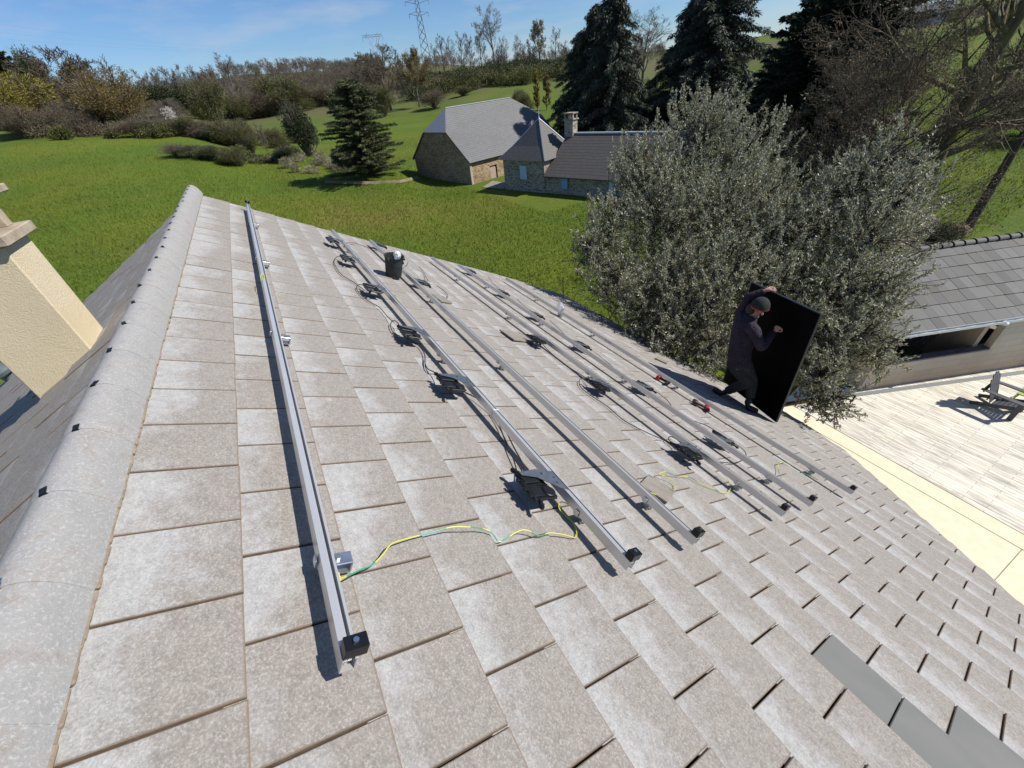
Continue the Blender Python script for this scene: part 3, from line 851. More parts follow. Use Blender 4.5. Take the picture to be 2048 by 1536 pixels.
# ================================================================== CABLES AND EARTH WIRES
def wire(name, pts, r, mat, lab, cat, grp=None, dz=.02, k=6):
    P = []
    for q in pts:
        z = q[2] if len(q) > 2 else dz
        P.append(on_roof(q[0], q[1], z))
    mb = MB(); mb.tube(P, r, 7, smooth=k)
    o = mb.build(name, mat, smooth=True)
    c = sum(P) / len(P)
    return tag(o, lab, cat, grp)
CG = 'black cables linking the microinverters'
cab = [
 ([(1048, 955, .07), (1040, 935, .04), (1020, 905, .02), (1008, 875, .02), (997, 845, .03), (988, 822, .05)], 'black cable dropping from the cable tie to the nearest microinverter'),
 ([(1052, 950, .07), (1047, 930, .05), (1028, 895, .03), (1012, 862, .03), (1000, 838, .04), (990, 820, .055), (972, 806, .05), (945, 792, .03), (925, 782, .05)], 'black cable running up the second rail past the cable tie'),
 ([(885, 757, .07), (868, 744, .03), (856, 738, .02), (850, 726, .02), (849, 708, .02), (838, 692, .015), (824, 682, .03), (812, 674, .06)], 'wavy black cable between third and second microinverter of the second rail'),
 ([(858, 748, .01), (851, 735, .01), (850, 716, .015)], 'short loose cable end beside the wavy cable'),
 ([(800, 655, .07), (795, 645, .06), (786, 641, .05), (781, 650, .03), (786, 664, .02), (800, 672, .02)], 'small black cable loop above the third microinverter'),
 ([(788, 645, .05), (775, 633, .02), (758, 614, .015), (738, 603, .015), (722, 590, .015), (713, 577, .02), (718, 569, .05), (733, 572, .07)], 'long curved black cable between the third and fourth microinverters'),
 ([(735, 585, .06), (722, 575, .02), (705, 563, .015), (688, 553, .015), (676, 541, .015), (668, 523, .02), (675, 513, .05), (688, 514, .07)], 'curled black cable between the fourth and fifth microinverters'),
 ([(690, 514, .06), (684, 504, .03), (672, 496, .03), (664, 486, .06)], 'black cable between the two farthest microinverters of the second rail'),
 ([(690, 486, .07), (710, 486, .02), (730, 493, .015), (750, 501, .02), (764, 497, .06)], 'black cable crossing between second and third rails'),
 ([(838, 533, .05), (845, 541, .02), (851, 552, .02), (856, 562, .06)], 'black cable end below the bucket'),
 ([(874, 572, .06), (886, 580, .03), (895, 590, .015), (893, 597, .02), (885, 594, .02)], 'black cable curling over a small loose tile'),
 ([(1085, 688, .06), (1102, 706, .02), (1128, 728, .015), (1160, 748, .02), (1186, 766, .06)], 'black cable from loose tile to middle microinverter of fourth rail'),
 ([(1190, 768, .07), (1172, 757, .05), (1159, 760, .03), (1162, 775, .015), (1185, 793, .015), (1215, 813, .015), (1250, 842, .015), (1300, 868, .015), (1338, 884, .02), (1362, 897, .06)], 'long looping cable along the fourth rail'),
 ([(1366, 890, .07), (1352, 878, .06), (1340, 873, .05), (1338, 880, .04), (1355, 892, .04)], 'tight black cable loop above the nearest microinverter of fourth rail'),
 ([(976, 554, .06), (988, 568, .02), (1002, 580, .02), (1012, 587, .06)], 'black cable between the two farthest microinverters of fifth rail'),
 ([(1034, 598, .06), (1046, 610, .02), (1062, 622, .02), (1076, 632, .06)], 'black cable on fifth rail above the plastic bag'),
 ([(1100, 641, .06), (1118, 658, .02), (1138, 676, .02), (1158, 688, .06)], 'black cable on fifth rail level with the plastic bag'),
 ([(1182, 699, .06), (1204, 716, .02), (1232, 738, .015), (1262, 758, .02), (1288, 771, .06)], 'black cable on fifth rail uphill of the dark drill'),
 ([(1314, 784, .06), (1334, 800, .02), (1352, 822, .015), (1384, 840, .02), (1415, 852, .02), (1440, 868, .06)], 'black cable on fifth rail uphill of the red drill'),
 ([(1468, 886, .07), (1484, 897, .05), (1492, 908, .03), (1488, 918, .02), (1468, 926, .015), (1440, 924, .015)], 'black cable hooking back under the fifth rail'),
]
for p_, lab in cab: wire('cable', p_, .0042, M['cable'], lab, 'cable', CG)
m, nt, b = newmat('green_yellow_wire'); v = coords(nt, 'Object')
wv_ = noise(nt, v, 9.0, 1, .3)
nt.links.new(ramp(nt, wv_, [(0.50, (0.52, 0.50, 0.05)), (0.53, (0.03, 0.27, 0.13))]), b.inputs['Base Color']); setb(b, .45)
M['earth'] = m
EG = 'yellow and green earth wires'
ew = [
 ([(681, 1157, .06), (700, 1150, .04), (722, 1139, .02), (745, 1129, .02), (765, 1110, .03), (783, 1088, .03), (812, 1078, .02), (842, 1070, .02), (880, 1060, .03), (905, 1054, .04), (935, 1054, .04), (965, 1057, .03), (985, 1067, .015), (997, 1083, .004), (1012, 1077, .01), (1040, 1061, .03), (1058, 1062, .03), (1078, 1072, .015), (1100, 1066, .02), (1130, 1070, .015), (1150, 1075, .008), (1153, 1064, .01), (1146, 1045, .01), (1128, 1028, .01), (1119, 1018, .02), (1118, 1008, .035), (1125, 1004, .05), (1142, 1012, .055), (1158, 1028, .06), (1166, 1033, .075)], 'long yellow and green wire wandering from first rail to second rail'),
 ([(1302, 985, .05), (1316, 991, .01), (1334, 994, .01), (1346, 987, .01), (1350, 972, .01), (1342, 960, .02), (1328, 952, .03), (1318, 948, .03), (1330, 944, .04), (1352, 951, .02), (1378, 954, .01), (1400, 966, .01), (1425, 977, .008), (1446, 986, .008), (1459, 981, .01), (1460, 968, .02), (1454, 955, .04), (1447, 947, .06), (1454, 942, .085)], 'curled yellow and green wire over the flat tile by third rail'),
 ([(1562, 956, .05), (1557, 942, .02), (1556, 930, .03), (1562, 925, .035), (1572, 926, .02), (1588, 936, .01), (1606, 946, .01), (1624, 953, .01), (1636, 960, .015)], 'bent yellow wire between the fifth and sixth rails'),
 ([(1597, 914, .085), (1602, 922, .06), (1612, 933, .03), (1622, 942, .02), (1630, 948, .02)], 'short yellow wire hanging from the sixth rail'),
 ([(524, 566, .115), (529, 555, .125), (526, 547, .13), (521, 552, .12), (522, 560, .115)], 'small yellow wire loop on the first rail'),
 ([(783, 592, .11), (790, 591, .13), (795, 597, .125), (800, 606, .11)], 'small green wire loop on the second rail'),
 ([(870, 597, .02), (884, 595, .015), (894, 597, .02), (889, 601, .02)], 'thin yellow wire on a small loose tile'),
]
for p_, lab in ew: wire('earth_wire', p_, .0028, M['earth'], lab, 'wire', EG)
# yellow crimped lugs
for i_, (x, y, z) in enumerate(((679, 1157, .065), (1170, 1036, .08), (1456, 942, .088))):
    p = on_roof(x, y, z)
    o = MB().box(p, (.018, .009, .007), (np.array([1, 0, 0]), DS, NR), .002).box(p + np.array([.016, 0, 0]), (.014, .006, .003), (np.array([1, 0, 0]), DS, NR)).build('wire_lug', simple('yellow_lug', (.62, .5, .03), None, 5, .4) if i_ == 0 else bpy.data.materials['yellow_lug'])
    tag(o, ['yellow crimp lug screwed to the first rail', 'yellow crimp lug screwed to the second rail', 'yellow crimp lug screwed to the fourth rail'][i_], 'cable lug', 'yellow crimp lugs')

# ================================================================== LOOSE TILES, BUCKET, BAG, DRILLS
def loose(u, s, w, l, rz, lab, dz=.002, tilt=0.0):
    r = MB(); r.box((0, 0, .0105), (w, l, .019), bev=.003)
    for q in (-.4, .4): r.box((q * w, -l * .42, .021), (.03, .02, .004))
    o = r.build('loose_tile', M['loose'])
    o.matrix_world = roofmat(u, s, dz, rz) @ Matrix.Rotation(tilt, 4, 'X')
    tag(o, lab, 'roof tile', 'loose flat tiles lying on the roof')
M['loose'] = simple('loose_tile', (.235, .212, .18), (.18, .162, .138), 16, .85, 0, .3, .004)
loose(3.82, 2.93, .30, .36, .12, 'loose grey-brown tile uphill of the fourth rail', .004, .02)
loose(4.86, 2.33, .26, .18, .1, 'small loose tile piece beside the third rail under a yellow wire')
loose(1.075, 2.33, .20, .22, .35, 'square loose tile between third and fourth rails under curled wire')
loose(3.95, 6.35, .22, .2, .5, 'pale loose tile near the eave behind the man')

# bucket, upright on the slope
bu = on_roof(792, 556, 0.0) + np.array([0.02, .02, .03])
bk = tag(empty('bucket', bu), 'black rubber builder\'s bucket standing between second and third rails', 'bucket')
BAX = Vector((-.12, -.27, 1)).normalized()
bk.rotation_mode = 'QUATERNION'; bk.rotation_quaternion = Vector((0, 0, 1)).rotation_difference(BAX)
mb = MB(); H = .285
prof = [(.001, .004), (.098, .004), (.104, 0), (.106, .012), (.122, H - .03), (.126, H - .028), (.128, H), (.136, H + .004), (.136, H - .004), (.122, H - .006), (.100, .015), (.001, .012)]
mb.lathe((0, 0, 0), prof, 32); mb.build('body', M['bucket'], bk, smooth=True)
mb = MB()
for q in range(20):
    a = q / 20 * 2 * math.pi; mb.box((math.cos(a) * .116, math.sin(a) * .116, .15), (.003, .006, .22))
mb = MB(); hp = [np.array([.134 * math.cos(t) * .3 - .13, .137 * math.cos(t), H - .01 - .12 * math.sin(t)]) for t in np.linspace(0, math.pi, 14)]
mb.tube(hp, .003, 6); mb.build('handle', M['black_metal'], bk, smooth=True)
for sgn in (-1, 1): MB().box((0 - .09, sgn * .105, H - .012), (.03, .03, .03), bev=.005).build('handle_lug', M['bucket'], bk)
m, nt, b = newmat('clear_plastic'); setb(b, .18)
b.inputs['Base Color'].default_value = (.82, .85, .9, 1)
tr = nt.nodes.new('ShaderNodeBsdfTransparent'); ms = nt.nodes.new('ShaderNodeMixShader'); ms.inputs[0].default_value = .55
out = [n for n in nt.nodes if n.type == 'OUTPUT_MATERIAL'][0]
nt.links.new(tr.outputs[0], ms.inputs[1]); nt.links.new(b.outputs[0], ms.inputs[2]); nt.links.new(ms.outputs[0], out.inputs['Surface'])
M['clear'] = m
def crumple(c, r, seed, n=18, pinch=0.5):
    rr = np.random.default_rng(seed); c = np.array(c, float); vs = []; m_ = 12
    A = rr.normal(0, 1, (6, 3)); Bp = rr.uniform(0, 6, 6)
    for i in range(m_ + 1):
        t = math.pi * (0.02 + .96 * i / m_)
        for k in range(n):
            d = np.array([math.sin(t) * math.cos(2 * math.pi * k / n), math.sin(t) * math.sin(2 * math.pi * k / n), math.cos(t)])
            f = 1 + .13 * sum(math.sin(A[j] @ d * 3.5 + Bp[j]) for j in range(6)) / 1.5
            w_ = 1 - pinch * max(0, d[2]) ** 1.5
            vs.append(c + np.array([d[0] * r[0] * f * w_, d[1] * r[1] * f * w_, d[2] * r[2] * (1 + .08 * math.sin(3 * k))]))
    fs = [((i + 1) * n + k, (i + 1) * n + (k + 1) % n, i * n + (k + 1) % n, i * n + k) for i in range(m_) for k in range(n)]
    mb = MB(); mb.mesh(vs, fs); return mb
o = crumple(bu + np.array(BAX) * (H - .01) + np.array([.03, -.05, 0]), (.045, .05, .06), 4).build('plastic_bag', M['clear'], smooth=False)
tag(o, 'crumpled clear plastic bag poking out of the black bucket', 'plastic bag')
# bag of screws by the lowest rail
bp = on_roof(1121, 633, 0)
bg_ = tag(empty('screw_bag', bp), 'clear plastic bag of screws standing against the lowest rail', 'plastic bag')
crumple((0, 0, .15), (.085, .05, .15), 9, pinch=.25).build('bag_film', M['clear'], bg_)
mb = MB(); rr = random.Random(4)
for q in range(60):
    a = rr.uniform(0, 6.28); rd = rr.uniform(0, .055); z = rr.uniform(.02, .09)
    d = np.array([rr.uniform(-1, 1), rr.uniform(-1, 1), rr.uniform(-.4, .4)]); d /= np.linalg.norm(d)
    c = np.array([math.cos(a) * rd, math.sin(a) * rd * .6, z]); mb.cyl(c, c + d * .03, .004, n=6)
mb.build('screws', M['galvanised'], bg_)
MB().box((-.075, -.005, .15), (.004, .055, .06), bev=.001).box((-.077, -.005, .19), (.003, .055, .016)).build('bag_label', simple('blue_label', (.10, .10, .35), (.3, .3, .5), 30, .5), bg_)

def drill(u, s, rz, red, lab):
    r = tag(empty('cordless_drill', mat=roofmat(u, s, .035, rz)), lab, 'cordless drill', 'cordless drills by the lowest rail')
    bm_ = M['tool_red'] if red else M['tool_black']
    mb = MB(); mb.tube([(-.085, 0, 0), (-.07, 0, 0), (-.02, 0, 0), (.03, 0, 0), (.05, 0, 0)], [.020, .030, .032, .030, .022], 16); mb.build('motor_housing', bm_, r, smooth=True)
    mb = MB(); mb.tube([(.048, 0, 0), (.07, 0, 0), (.10, 0, 0), (.108, 0, 0)], [.021, .020, .014, .008], 14); mb.cyl((.10, 0, 0), (.135, 0, 0), .003, n=6); mb.build('chuck', M['black_metal'], r, smooth=True)
    mb = MB(); mb.tube([(-.03, -.02, 0), (-.036, -.07, 0), (-.046, -.12, 0)], [.021, .018, .021], 12); mb.box((-.008, -.045, 0), (.012, .025, .014), bev=.003); mb.build('grip', M['tool_black'], r, smooth=True)
    mb = MB(); mb.box((-.045, -.15, 0), (.115, .05, .064), bev=.008); mb.build('battery', M['tool_black'] if red else M['tool_red'], r)
    MB().box((-.045, -.124, 0), (.10, .010, .058), bev=.003).build('battery_band', M['tool_red'], r)
    return r
d1 = rus(1345, 768, .04); d2 = rus(1424, 818, .04)
drill(d1[0] + .04, d1[1] - .07, 1.9, False, 'dark cordless drill with red band, the farther of the two tools')
drill(d2[0] + .02, d2[1] - .09, 2.3, True, 'red cordless drill lying beside the lowest rail, nearer tool')

# ================================================================== SOLAR PANEL AND THE MAN HOLDING IT
BR, HX, HZ = np.array([1.94, -5.226, 5.087]), np.array([.969, -.246, -.023]), np.array([.016, -.031, .999])
HX /= np.linalg.norm(HX); HZ -= HX * (HX @ HZ); HZ /= np.linalg.norm(HZ); HN = np.cross(HZ, HX); HN *= 1 if HN[1] > 0 else -1
pan = tag(empty('solar_panel', BR), 'black solar panel held upright on the roof by the man', 'solar panel')
pw, ph, pt_ = 1.134, 1.762, .035
def PA(a, c, n=0): return BR + HX * a + HZ * c + HN * n
ax = (HX, HZ, HN)
MB().box(PA(pw / 2, ph / 2, -.004), (pw - .022, ph - .022, .006), ax).build('glass', M['panel_face'], pan, world=True)
MB().box(PA(pw / 2, ph / 2, -.012), (pw - .022, ph - .022, .004), ax).build('back_sheet', M['black_plastic'], pan, world=True)
mb = MB()
for c, d in (((pw / 2, .0055), (pw, .011)), ((pw / 2, ph - .0055), (pw, .011)), ((.0055, ph / 2), (.011, ph - .023)), ((pw - .0055, ph / 2), (.011, ph - .023))):
    mb.box(PA(c[0], c[1], -pt_ / 2), (d[0], d[1], pt_), ax, .0015)
mb.build('frame', M['panel_frame'], pan, world=True)
mb = MB().box(PA(pw * .5, ph * .9, -.024), (.1, .05, .02), ax, .004); mb.build('junction_box', M['black_plastic'], pan, world=True)

def panel_y(x): return BR[1] + (x - BR[0]) * HX[1] / HX[0]
def skin(name, nodes, edges, mat, parent, root, sub=2, flat=()):
    ids = list(nodes); me = bpy.data.meshes.new(name)
    me.from_pydata([tuple(map(float, nodes[i][0])) for i in ids], [(ids.index(a), ids.index(b_)) for a, b_ in edges], [])
    o = bpy.data.objects.new(name, me); COL.objects.link(o)
    md = o.modifiers.new('Skin', 'SKIN'); md.use_smooth_shade = True; md.branch_smoothing = .6
    if not me.skin_vertices: pass
    sv = me.skin_vertices[0].data
    for k, i in enumerate(ids):
        r_ = nodes[i][1]; sv[k].radius = (r_, r_) if np.isscalar(r_) else r_
        sv[k].use_root = (i == root)
    sb = o.modifiers.new('Sub', 'SUBSURF'); sb.levels = sub; sb.render_levels = sub
    dg = bpy.context.evaluated_depsgraph_get(); dg.update()
    nm = bpy.data.meshes.new_from_object(o.evaluated_get(dg)); nm.materials.clear(); nm.materials.append(mat)
    for p in nm.polygons: p.use_smooth = True
    o.modifiers.clear(); o.data = nm; nm.name = name
    attach(o, parent, True)
    return o
foot_p = RP(2.55, 6.45)
man = tag(empty('person', foot_p), 'man in black beanie and dark purple fleece holding the solar panel', 'person')
Y = at_y
pel = Y(1478, 722, -5.03); wst = Y(1480, 700, -5.05); chs = Y(1488, 668, -5.08); ubk = Y(1493, 646, -5.10); nek = Y(1504, 632, -5.13); hed = Y(1516, 616, -5.17)
fd = np.array([-.62, -.42, -.52]); fd /= np.linalg.norm(fd)          # where he looks
hu_ = np.array([-.25, -.1, .95]); hu_ -= fd * (hu_ @ fd) * .8; hu_ /= np.linalg.norm(hu_)
hs_ = np.cross(hu_, fd)
# arms
shR = Y(1508, 662, -4.99); elR = Y(1523, 694, -5.06); wrR = Y(1549, 663, panel_y(2.45) + .055)
shL = Y(1483, 627, -5.20); elL = Y(1497, 596, -5.26); wrL = Y(1530, 581, -5.36)
# legs
hpA = Y(1470, 728, -5.00); knA = Y(1494, 764, -5.10); anA = Y(1452, 783, -5.02)
hpB = Y(1488, 728, -5.08); knB = Y(1503, 762, -5.19); anB = Y(1500, 798, -5.13)
nodes = {'pel': (pel, .125), 'wst': (wst, .12), 'chs': (chs, .14), 'ubk': (ubk, .13), 'nek': (nek, .055), 'jaw': (hed - hu_ * .05 + fd * .02, .068), 'hed': (hed + hu_ * .03, .085), 'top': (hed + hu_ * .085, .06),
         'shR': (shR, .058), 'elR': (elR, .042), 'wrR': (wrR, .027), 'shL': (shL, .058), 'elL': (elL, .042), 'wrL': (wrL, .027),
         'hpA': (hpA, .085), 'knA': (knA, .055), 'anA': (anA, .036), 'hpB': (hpB, .085), 'knB': (knB, .055), 'anB': (anB, .036)}
edges = [('pel', 'wst'), ('wst', 'chs'), ('chs', 'ubk'), ('ubk', 'nek'), ('nek', 'jaw'), ('jaw', 'hed'), ('hed', 'top'), ('ubk', 'shR'), ('shR', 'elR'), ('elR', 'wrR'), ('ubk', 'shL'), ('shL', 'elL'), ('elL', 'wrL'),
         ('pel', 'hpA'), ('hpA', 'knA'), ('knA', 'anA'), ('pel', 'hpB'), ('hpB', 'knB'), ('knB', 'anB')]
def hand(tagname, w, palm_dir, spread, curl, size=.085, thumb=1):
    palm_dir = palm_dir / np.linalg.norm(palm_dir); spread = spread - palm_dir * (spread @ palm_dir); spread /= np.linalg.norm(spread); curl = curl / np.linalg.norm(curl)
    pc = w + palm_dir * size * .55
    nodes[tagname + 'p'] = (pc, (.034, .024)); edges.append((tagname, tagname + 'p'))
    for k, (off, ln) in enumerate(((-.030, .062), (-.010, .074), (.011, .070), (.030, .055))):
        b0 = pc + spread * off + palm_dir * .028; b1 = b0 + palm_dir * ln * .45 + curl * ln * .15; b2 = b1 + palm_dir * ln * .15 + curl * ln * .40; b3 = b2 + curl * ln * .30 - palm_dir * ln * .12
        for q, (bb, rr_) in enumerate(((b0, .0105), (b1, .0095), (b2, .009), (b3, .008))): nodes[f'{tagname}f{k}{q}'] = (bb, rr_)
        edges.append((tagname + 'p', f'{tagname}f{k}0'))
        for q in range(3): edges.append((f'{tagname}f{k}{q}', f'{tagname}f{k}{q + 1}'))
    t0 = pc - spread * .034 * thumb - palm_dir * .01; t1 = t0 - spread * .022 * thumb + palm_dir * .025 + curl * .012; t2 = t1 + palm_dir * .028 + curl * .012
    nodes[tagname + 't0'] = (t0, .013); nodes[tagname + 't1'] = (t1, .011); nodes[tagname + 't2'] = (t2, .009)
    edges.extend([(tagname + 'p', tagname + 't0'), (tagname + 't0', tagname + 't1'), (tagname + 't1', tagname + 't2')])
topedge = Y(1546, 579, panel_y(2.66) + .0)
hand('wrL', wrL, topedge - wrL + np.array([0, 0, .01]), HX * -1, np.array([-.1, -.55, -.85]), thumb=1)
hand('wrR', wrR, Y(1562, 646, panel_y(2.42) + .05) - wrR, np.array([.3, .1, 1]), np.array([-.55, -.1, -.75]), size=.078, thumb=1)
skin('body', nodes, edges, M['skin'], man, 'pel')
# fleece
def sub_(n, k=1.0, add=0.0): return {i: (nodes[i][0], (nodes[i][1] if np.isscalar(nodes[i][1]) else nodes[i][1][0]) * k + add) for i in n}
def sleeve(*chains):
    mb = MB()
    for ch in chains:
        mb.tube([c[0] for c in ch], [c[1] for c in ch], 16, smooth=6) if False else mb.tube(catmull([c[0] for c in ch], 7), list(np.interp(np.linspace(0, len(ch) - 1, (len(ch) - 1) * 7 + 1), range(len(ch)), [c[1] for c in ch])), 18)
    return mb
lp = pel + (wst - pel) * -.25
jk = sleeve([(lp, .150), (pel + (wst - pel) * .5, .153), (wst, .150), (chs, .168), (ubk, .160), (ubk + (nek - ubk) * .55, .115), (ubk + (nek - ubk) * .98, .074)],
            [(ubk + (shR - ubk) * .2, .085), (shR, .082), (shR + (elR - shR) * .5, .068), (elR, .060), (elR + (wrR - elR) * .5, .054), (elR + (wrR - elR) * .93, .041)],
            [(ubk + (shL - ubk) * .1, .085), (shL, .082), (shL + (elL - shL) * .5, .070), (elL, .060), (elL + (wrL - elL) * .5, .054), (elL + (wrL - elL) * .93, .041)])
jk.build('fleece_jacket', M['fleece'], man, smooth=True, world=True)
tj = sleeve([(pel + (wst - pel) * .35, .138), (pel, .148), (pel + (hpA + hpB - 2 * pel) * .6, .130)],
            [(hpA + (pel - hpA) * .3, .105), (hpA, .112), (hpA + (knA - hpA) * .5, .100), (knA, .084), (knA + (anA - knA) * .5, .074), (anA + (knA - anA) * .08, .062)],
            [(hpB + (pel - hpB) * .3, .105), (hpB, .112), (hpB + (knB - hpB) * .5, .100), (knB, .084), (knB + (anB - knB) * .5, .074), (anB + (knB - anB) * .08, .062)])
tj.build('trousers', M['trousers'], man, smooth=True, world=True)
MB().box(Y(1474, 735, -4.915), (.02, .004, .07), None, .001).build('ruler_pocket', M['galvanised'], man, world=True)
def boot(an, toe_dir):
    g = an.copy(); u_, s_ = an[0] - ORG[0], (an - ORG) @ DS
    heel = RP(u_, s_, .035) ; toe_dir = toe_dir - NR * (toe_dir @ NR); toe_dir /= np.linalg.norm(toe_dir)
    nn = {'a': (an + NR * .03, .055), 'h': (heel, .046), 'm': (heel + toe_dir * .11, .048), 't': (heel + toe_dir * .20, .040)}
    skin('boot', nn, [('a', 'h'), ('h', 'm'), ('m', 't')], M['boots'], man, 'h')
boot(anA, np.array([.9, -.1, 0])); boot(anB, np.array([-.6, -.5, -.3]))
# beanie, edging, hair, beard, ears, nose
def cap_mesh(c, up, r, t0, t1, n=28, m_=9):
    q = np.array(Vector((0, 0, 1)).rotation_difference(Vector(up)).to_matrix()); mb = MB(); vs = []
    for i in range(m_ + 1):
        t = t0 + (t1 - t0) * i / m_
        for k in range(n):
            a = 2 * math.pi * k / n; f = 1 + .012 * math.sin(a * 6)
            vs.append(c + q @ np.array([r[0] * math.sin(t) * math.cos(a) * f, r[1] * math.sin(t) * math.sin(a) * f, r[2] * math.cos(t)]))
    mb.mesh(vs, [((i + 1) * n + k, (i + 1) * n + (k + 1) % n, i * n + (k + 1) % n, i * n + k) for i in range(m_) for k in range(n)]); return mb
bup = hu_ * .9 - fd * .42; bup /= np.linalg.norm(bup)
bc = hed + hu_ * .035
bn = cap_mesh(bc, bup, (.117, .117, .128), .02, 1.62).build('beanie', M['beanie'], man, smooth=True, world=True)
cap_mesh(bc, bup, (.1205, .1205, .13), 1.53, 1.66, m_=2).build('beanie_edging', M['beanie_edge'], bn, smooth=True, world=True)
MB().ball(hed - fd * .045 - hu_ * .065, (.075, .075, .085), 14).build('hair', M['hair'], man, smooth=True, world=True)
crumple(hed + fd * .055 - hu_ * .105, (.055, .055, .06), 3, pinch=.0).build('beard', M['beard'], man, smooth=True, world=True)
MB().ball(hed + fd * .105 - hu_ * .030, (.016, .016, .024), 10).build('nose', M['skin'], man, smooth=True, world=True)
for sg in (-1, 1):
    MB().ball(hed + hs_ * .088 * sg - hu_ * .03, (.014, .02, .032), 10).build('ear', M['skin'], man, smooth=True, world=True)
    MB().ball(hed + fd * .086 + hs_ * .032 * sg - hu_ * .012, .011, 10).build('eye', M['white_wall'], man, smooth=True, world=True)
# ================================================================== TERRACE, OUTBUILDING, CHAIR
m, nt, b = newmat('imprinted_plank_paving'); v = coords(nt, 'Object')
br = nt.nodes.new('ShaderNodeTexBrick'); nt.links.new(v, br.inputs['Vector'])
br.offset = 0.37; br.inputs['Scale'].default_value = 1.0; br.inputs['Brick Width'].default_value = 1.15; br.inputs['Row Height'].default_value = .125
br.inputs['Mortar Size'].default_value = .006; br.inputs['Color1'].default_value = (.62, .58, .48, 1); br.inputs['Color2'].default_value = (.76, .71, .60, 1); br.inputs['Mortar'].default_value = (.33, .31, .27, 1)
gr = noise(nt, coords(nt, 'Object', scale=(.9, 11, 1)), 1.6, 6, .72)
g2 = noise(nt, coords(nt, 'Object', scale=(.35, 1.6, 1)), 1.0, 3, .6)
str_ = math_(nt, 'ADD', math_(nt, 'MULTIPLY', gr, .8), math_(nt, 'MULTIPLY', g2, .35))
col = mix(nt, br.outputs['Color'], (.25, .24, .215), ramp(nt, str_, [(.55, 0.0), (.68, .75)]))
nt.links.new(col, b.inputs['Base Color']); setb(b, .8, 0, .3)
M['planks'] = m
M['cream_slab'] = simple('cream_slab', (.74, .655, .48), (.66, .57, .40), 4, .85, 0, .2, .005, detail=8)
m, nt, b = newmat('drain_grating'); v = coords(nt, 'Object', scale=(1, 1, 1), rot=(0, 0, rad(-66.1)))
wv = nt.nodes.new('ShaderNodeTexWave'); wv.inputs['Scale'].default_value = 12; nt.links.new(v, wv.inputs['Vector'])
nt.links.new(ramp(nt, wv.outputs['Fac'], [(.4, (.10, .12, .12)), (.6, (.30, .32, .32))]), b.inputs['Base Color']); setb(b, .5, .3)
M['drain'] = m
DV = np.array([-.405, -.914, 0]); DV /= np.linalg.norm(DV); NB = np.array([.914, -.405, 0]); NB /= np.linalg.norm(NB)
W1 = np.array([3.53, -14.77, 0.0])
def CB(a, d, z=0.0): return W1 + DV * a + NB * d + np.array([0, 0, z])
mb = MB()
e0 = np.array([4.75, -12.42, .0]); e1 = np.array([-7.0, -11.86, .0])
dr0 = CB(-2.55, -.10); dr1 = CB(9, -.42)
q0 = np.array([4.62, -12.41, 0]); 
mb.poly([q0 + [0, 0, .012], e1 + [0, 0, .012], np.array([-7, -24, .012]), CB(9, 0, .012), CB(0, 0, .012), np.array([4.9, -14.2, .012])][::-1])
tag(mb.build('terrace', M['planks']), 'cream terrace of plank-patterned paving', 'terrace', kind='structure')
mb = MB()
mb.poly([(4.75, -12.40, .016), (-7, -11.84, .016), (-7, -4.5, .016), (4.75, -4.5, .016)])
tag(mb.build('pavement', M['cream_slab']), 'plain cream slab strip along the house', 'pavement', kind='structure')
mb = MB()
for (a, c, w) in (((4.7, -11.86), (-7, -11.40), .008), ((4.7, -12.40), (-7, -11.84), .010)):
    a = np.array([*a, .020]); c = np.array([*c, .020]); mb.poly([a + [0, w, 0], c + [0, w, 0], c - [0, w, 0], a - [0, w, 0]])
a = at_z(1990, 1160, .02); c = at_z(2045, 1098, .02); t = (c - a) / np.linalg.norm(c - a); s_ = np.cross(t, [0, 0, 1]) * .007
mb.poly([a - t + s_, c + t * .0 + s_, c - s_, a - t - s_])
tag(mb.build('pavement_joints', simple('joint', (.18, .13, .10))), 'thin dark joints in the cream slab', kind='structure')
mb = MB(); d0 = at_z(1562, 810, .02); d1 = at_z(2048, 744, .02); d1 = d1 + (d1 - d0) * .3
t = (d1 - d0) / np.linalg.norm(d1 - d0); s_ = np.cross(t, [0, 0, 1]) * .085
mb.poly([d0 + s_, d1 + s_, d1 - s_, d0 - s_])
tag(mb.build('drain_channel', M['drain']), 'long grey metal drain grating set in the plank terrace', 'drain')

# outbuilding
m, nt, b = newmat('breeze_block_wall'); v = coords(nt, 'Object', rot=(0, 0, 0))
ob = nt.nodes.new('ShaderNodeTexBrick')
cx = nt.nodes.new('ShaderNodeSeparateXYZ'); nt.links.new(v, cx.inputs[0])
al = math_(nt, 'ADD', math_(nt, 'MULTIPLY', cx.outputs['X'], float(DV[0])), math_(nt, 'MULTIPLY', cx.outputs['Y'], float(DV[1])))
cb = nt.nodes.new('ShaderNodeCombineXYZ'); nt.links.new(al, cb.inputs['X']); nt.links.new(cx.outputs['Z'], cb.inputs['Y'])
nt.links.new(cb.outputs[0], ob.inputs['Vector']); ob.inputs['Scale'].default_value = 1; ob.inputs['Brick Width'].default_value = .6; ob.inputs['Row Height'].default_value = .25
ob.inputs['Mortar Size'].default_value = .008; ob.inputs['Mortar Smooth'].default_value = .6
ob.inputs['Color1'].default_value = (.54, .49, .40, 1); ob.inputs['Color2'].default_value = (.46, .42, .35, 1); ob.inputs['Mortar'].default_value = (.36, .32, .26, 1)
zz_ = ramp(nt, math_(nt, 'ADD', math_(nt, 'MULTIPLY', cx.outputs['Z'], .5), math_(nt, 'MULTIPLY', noise(nt, v, 1.2, 4), .5)), [(.3, (.95, .82, .70)), (.8, (1, 1, 1))])
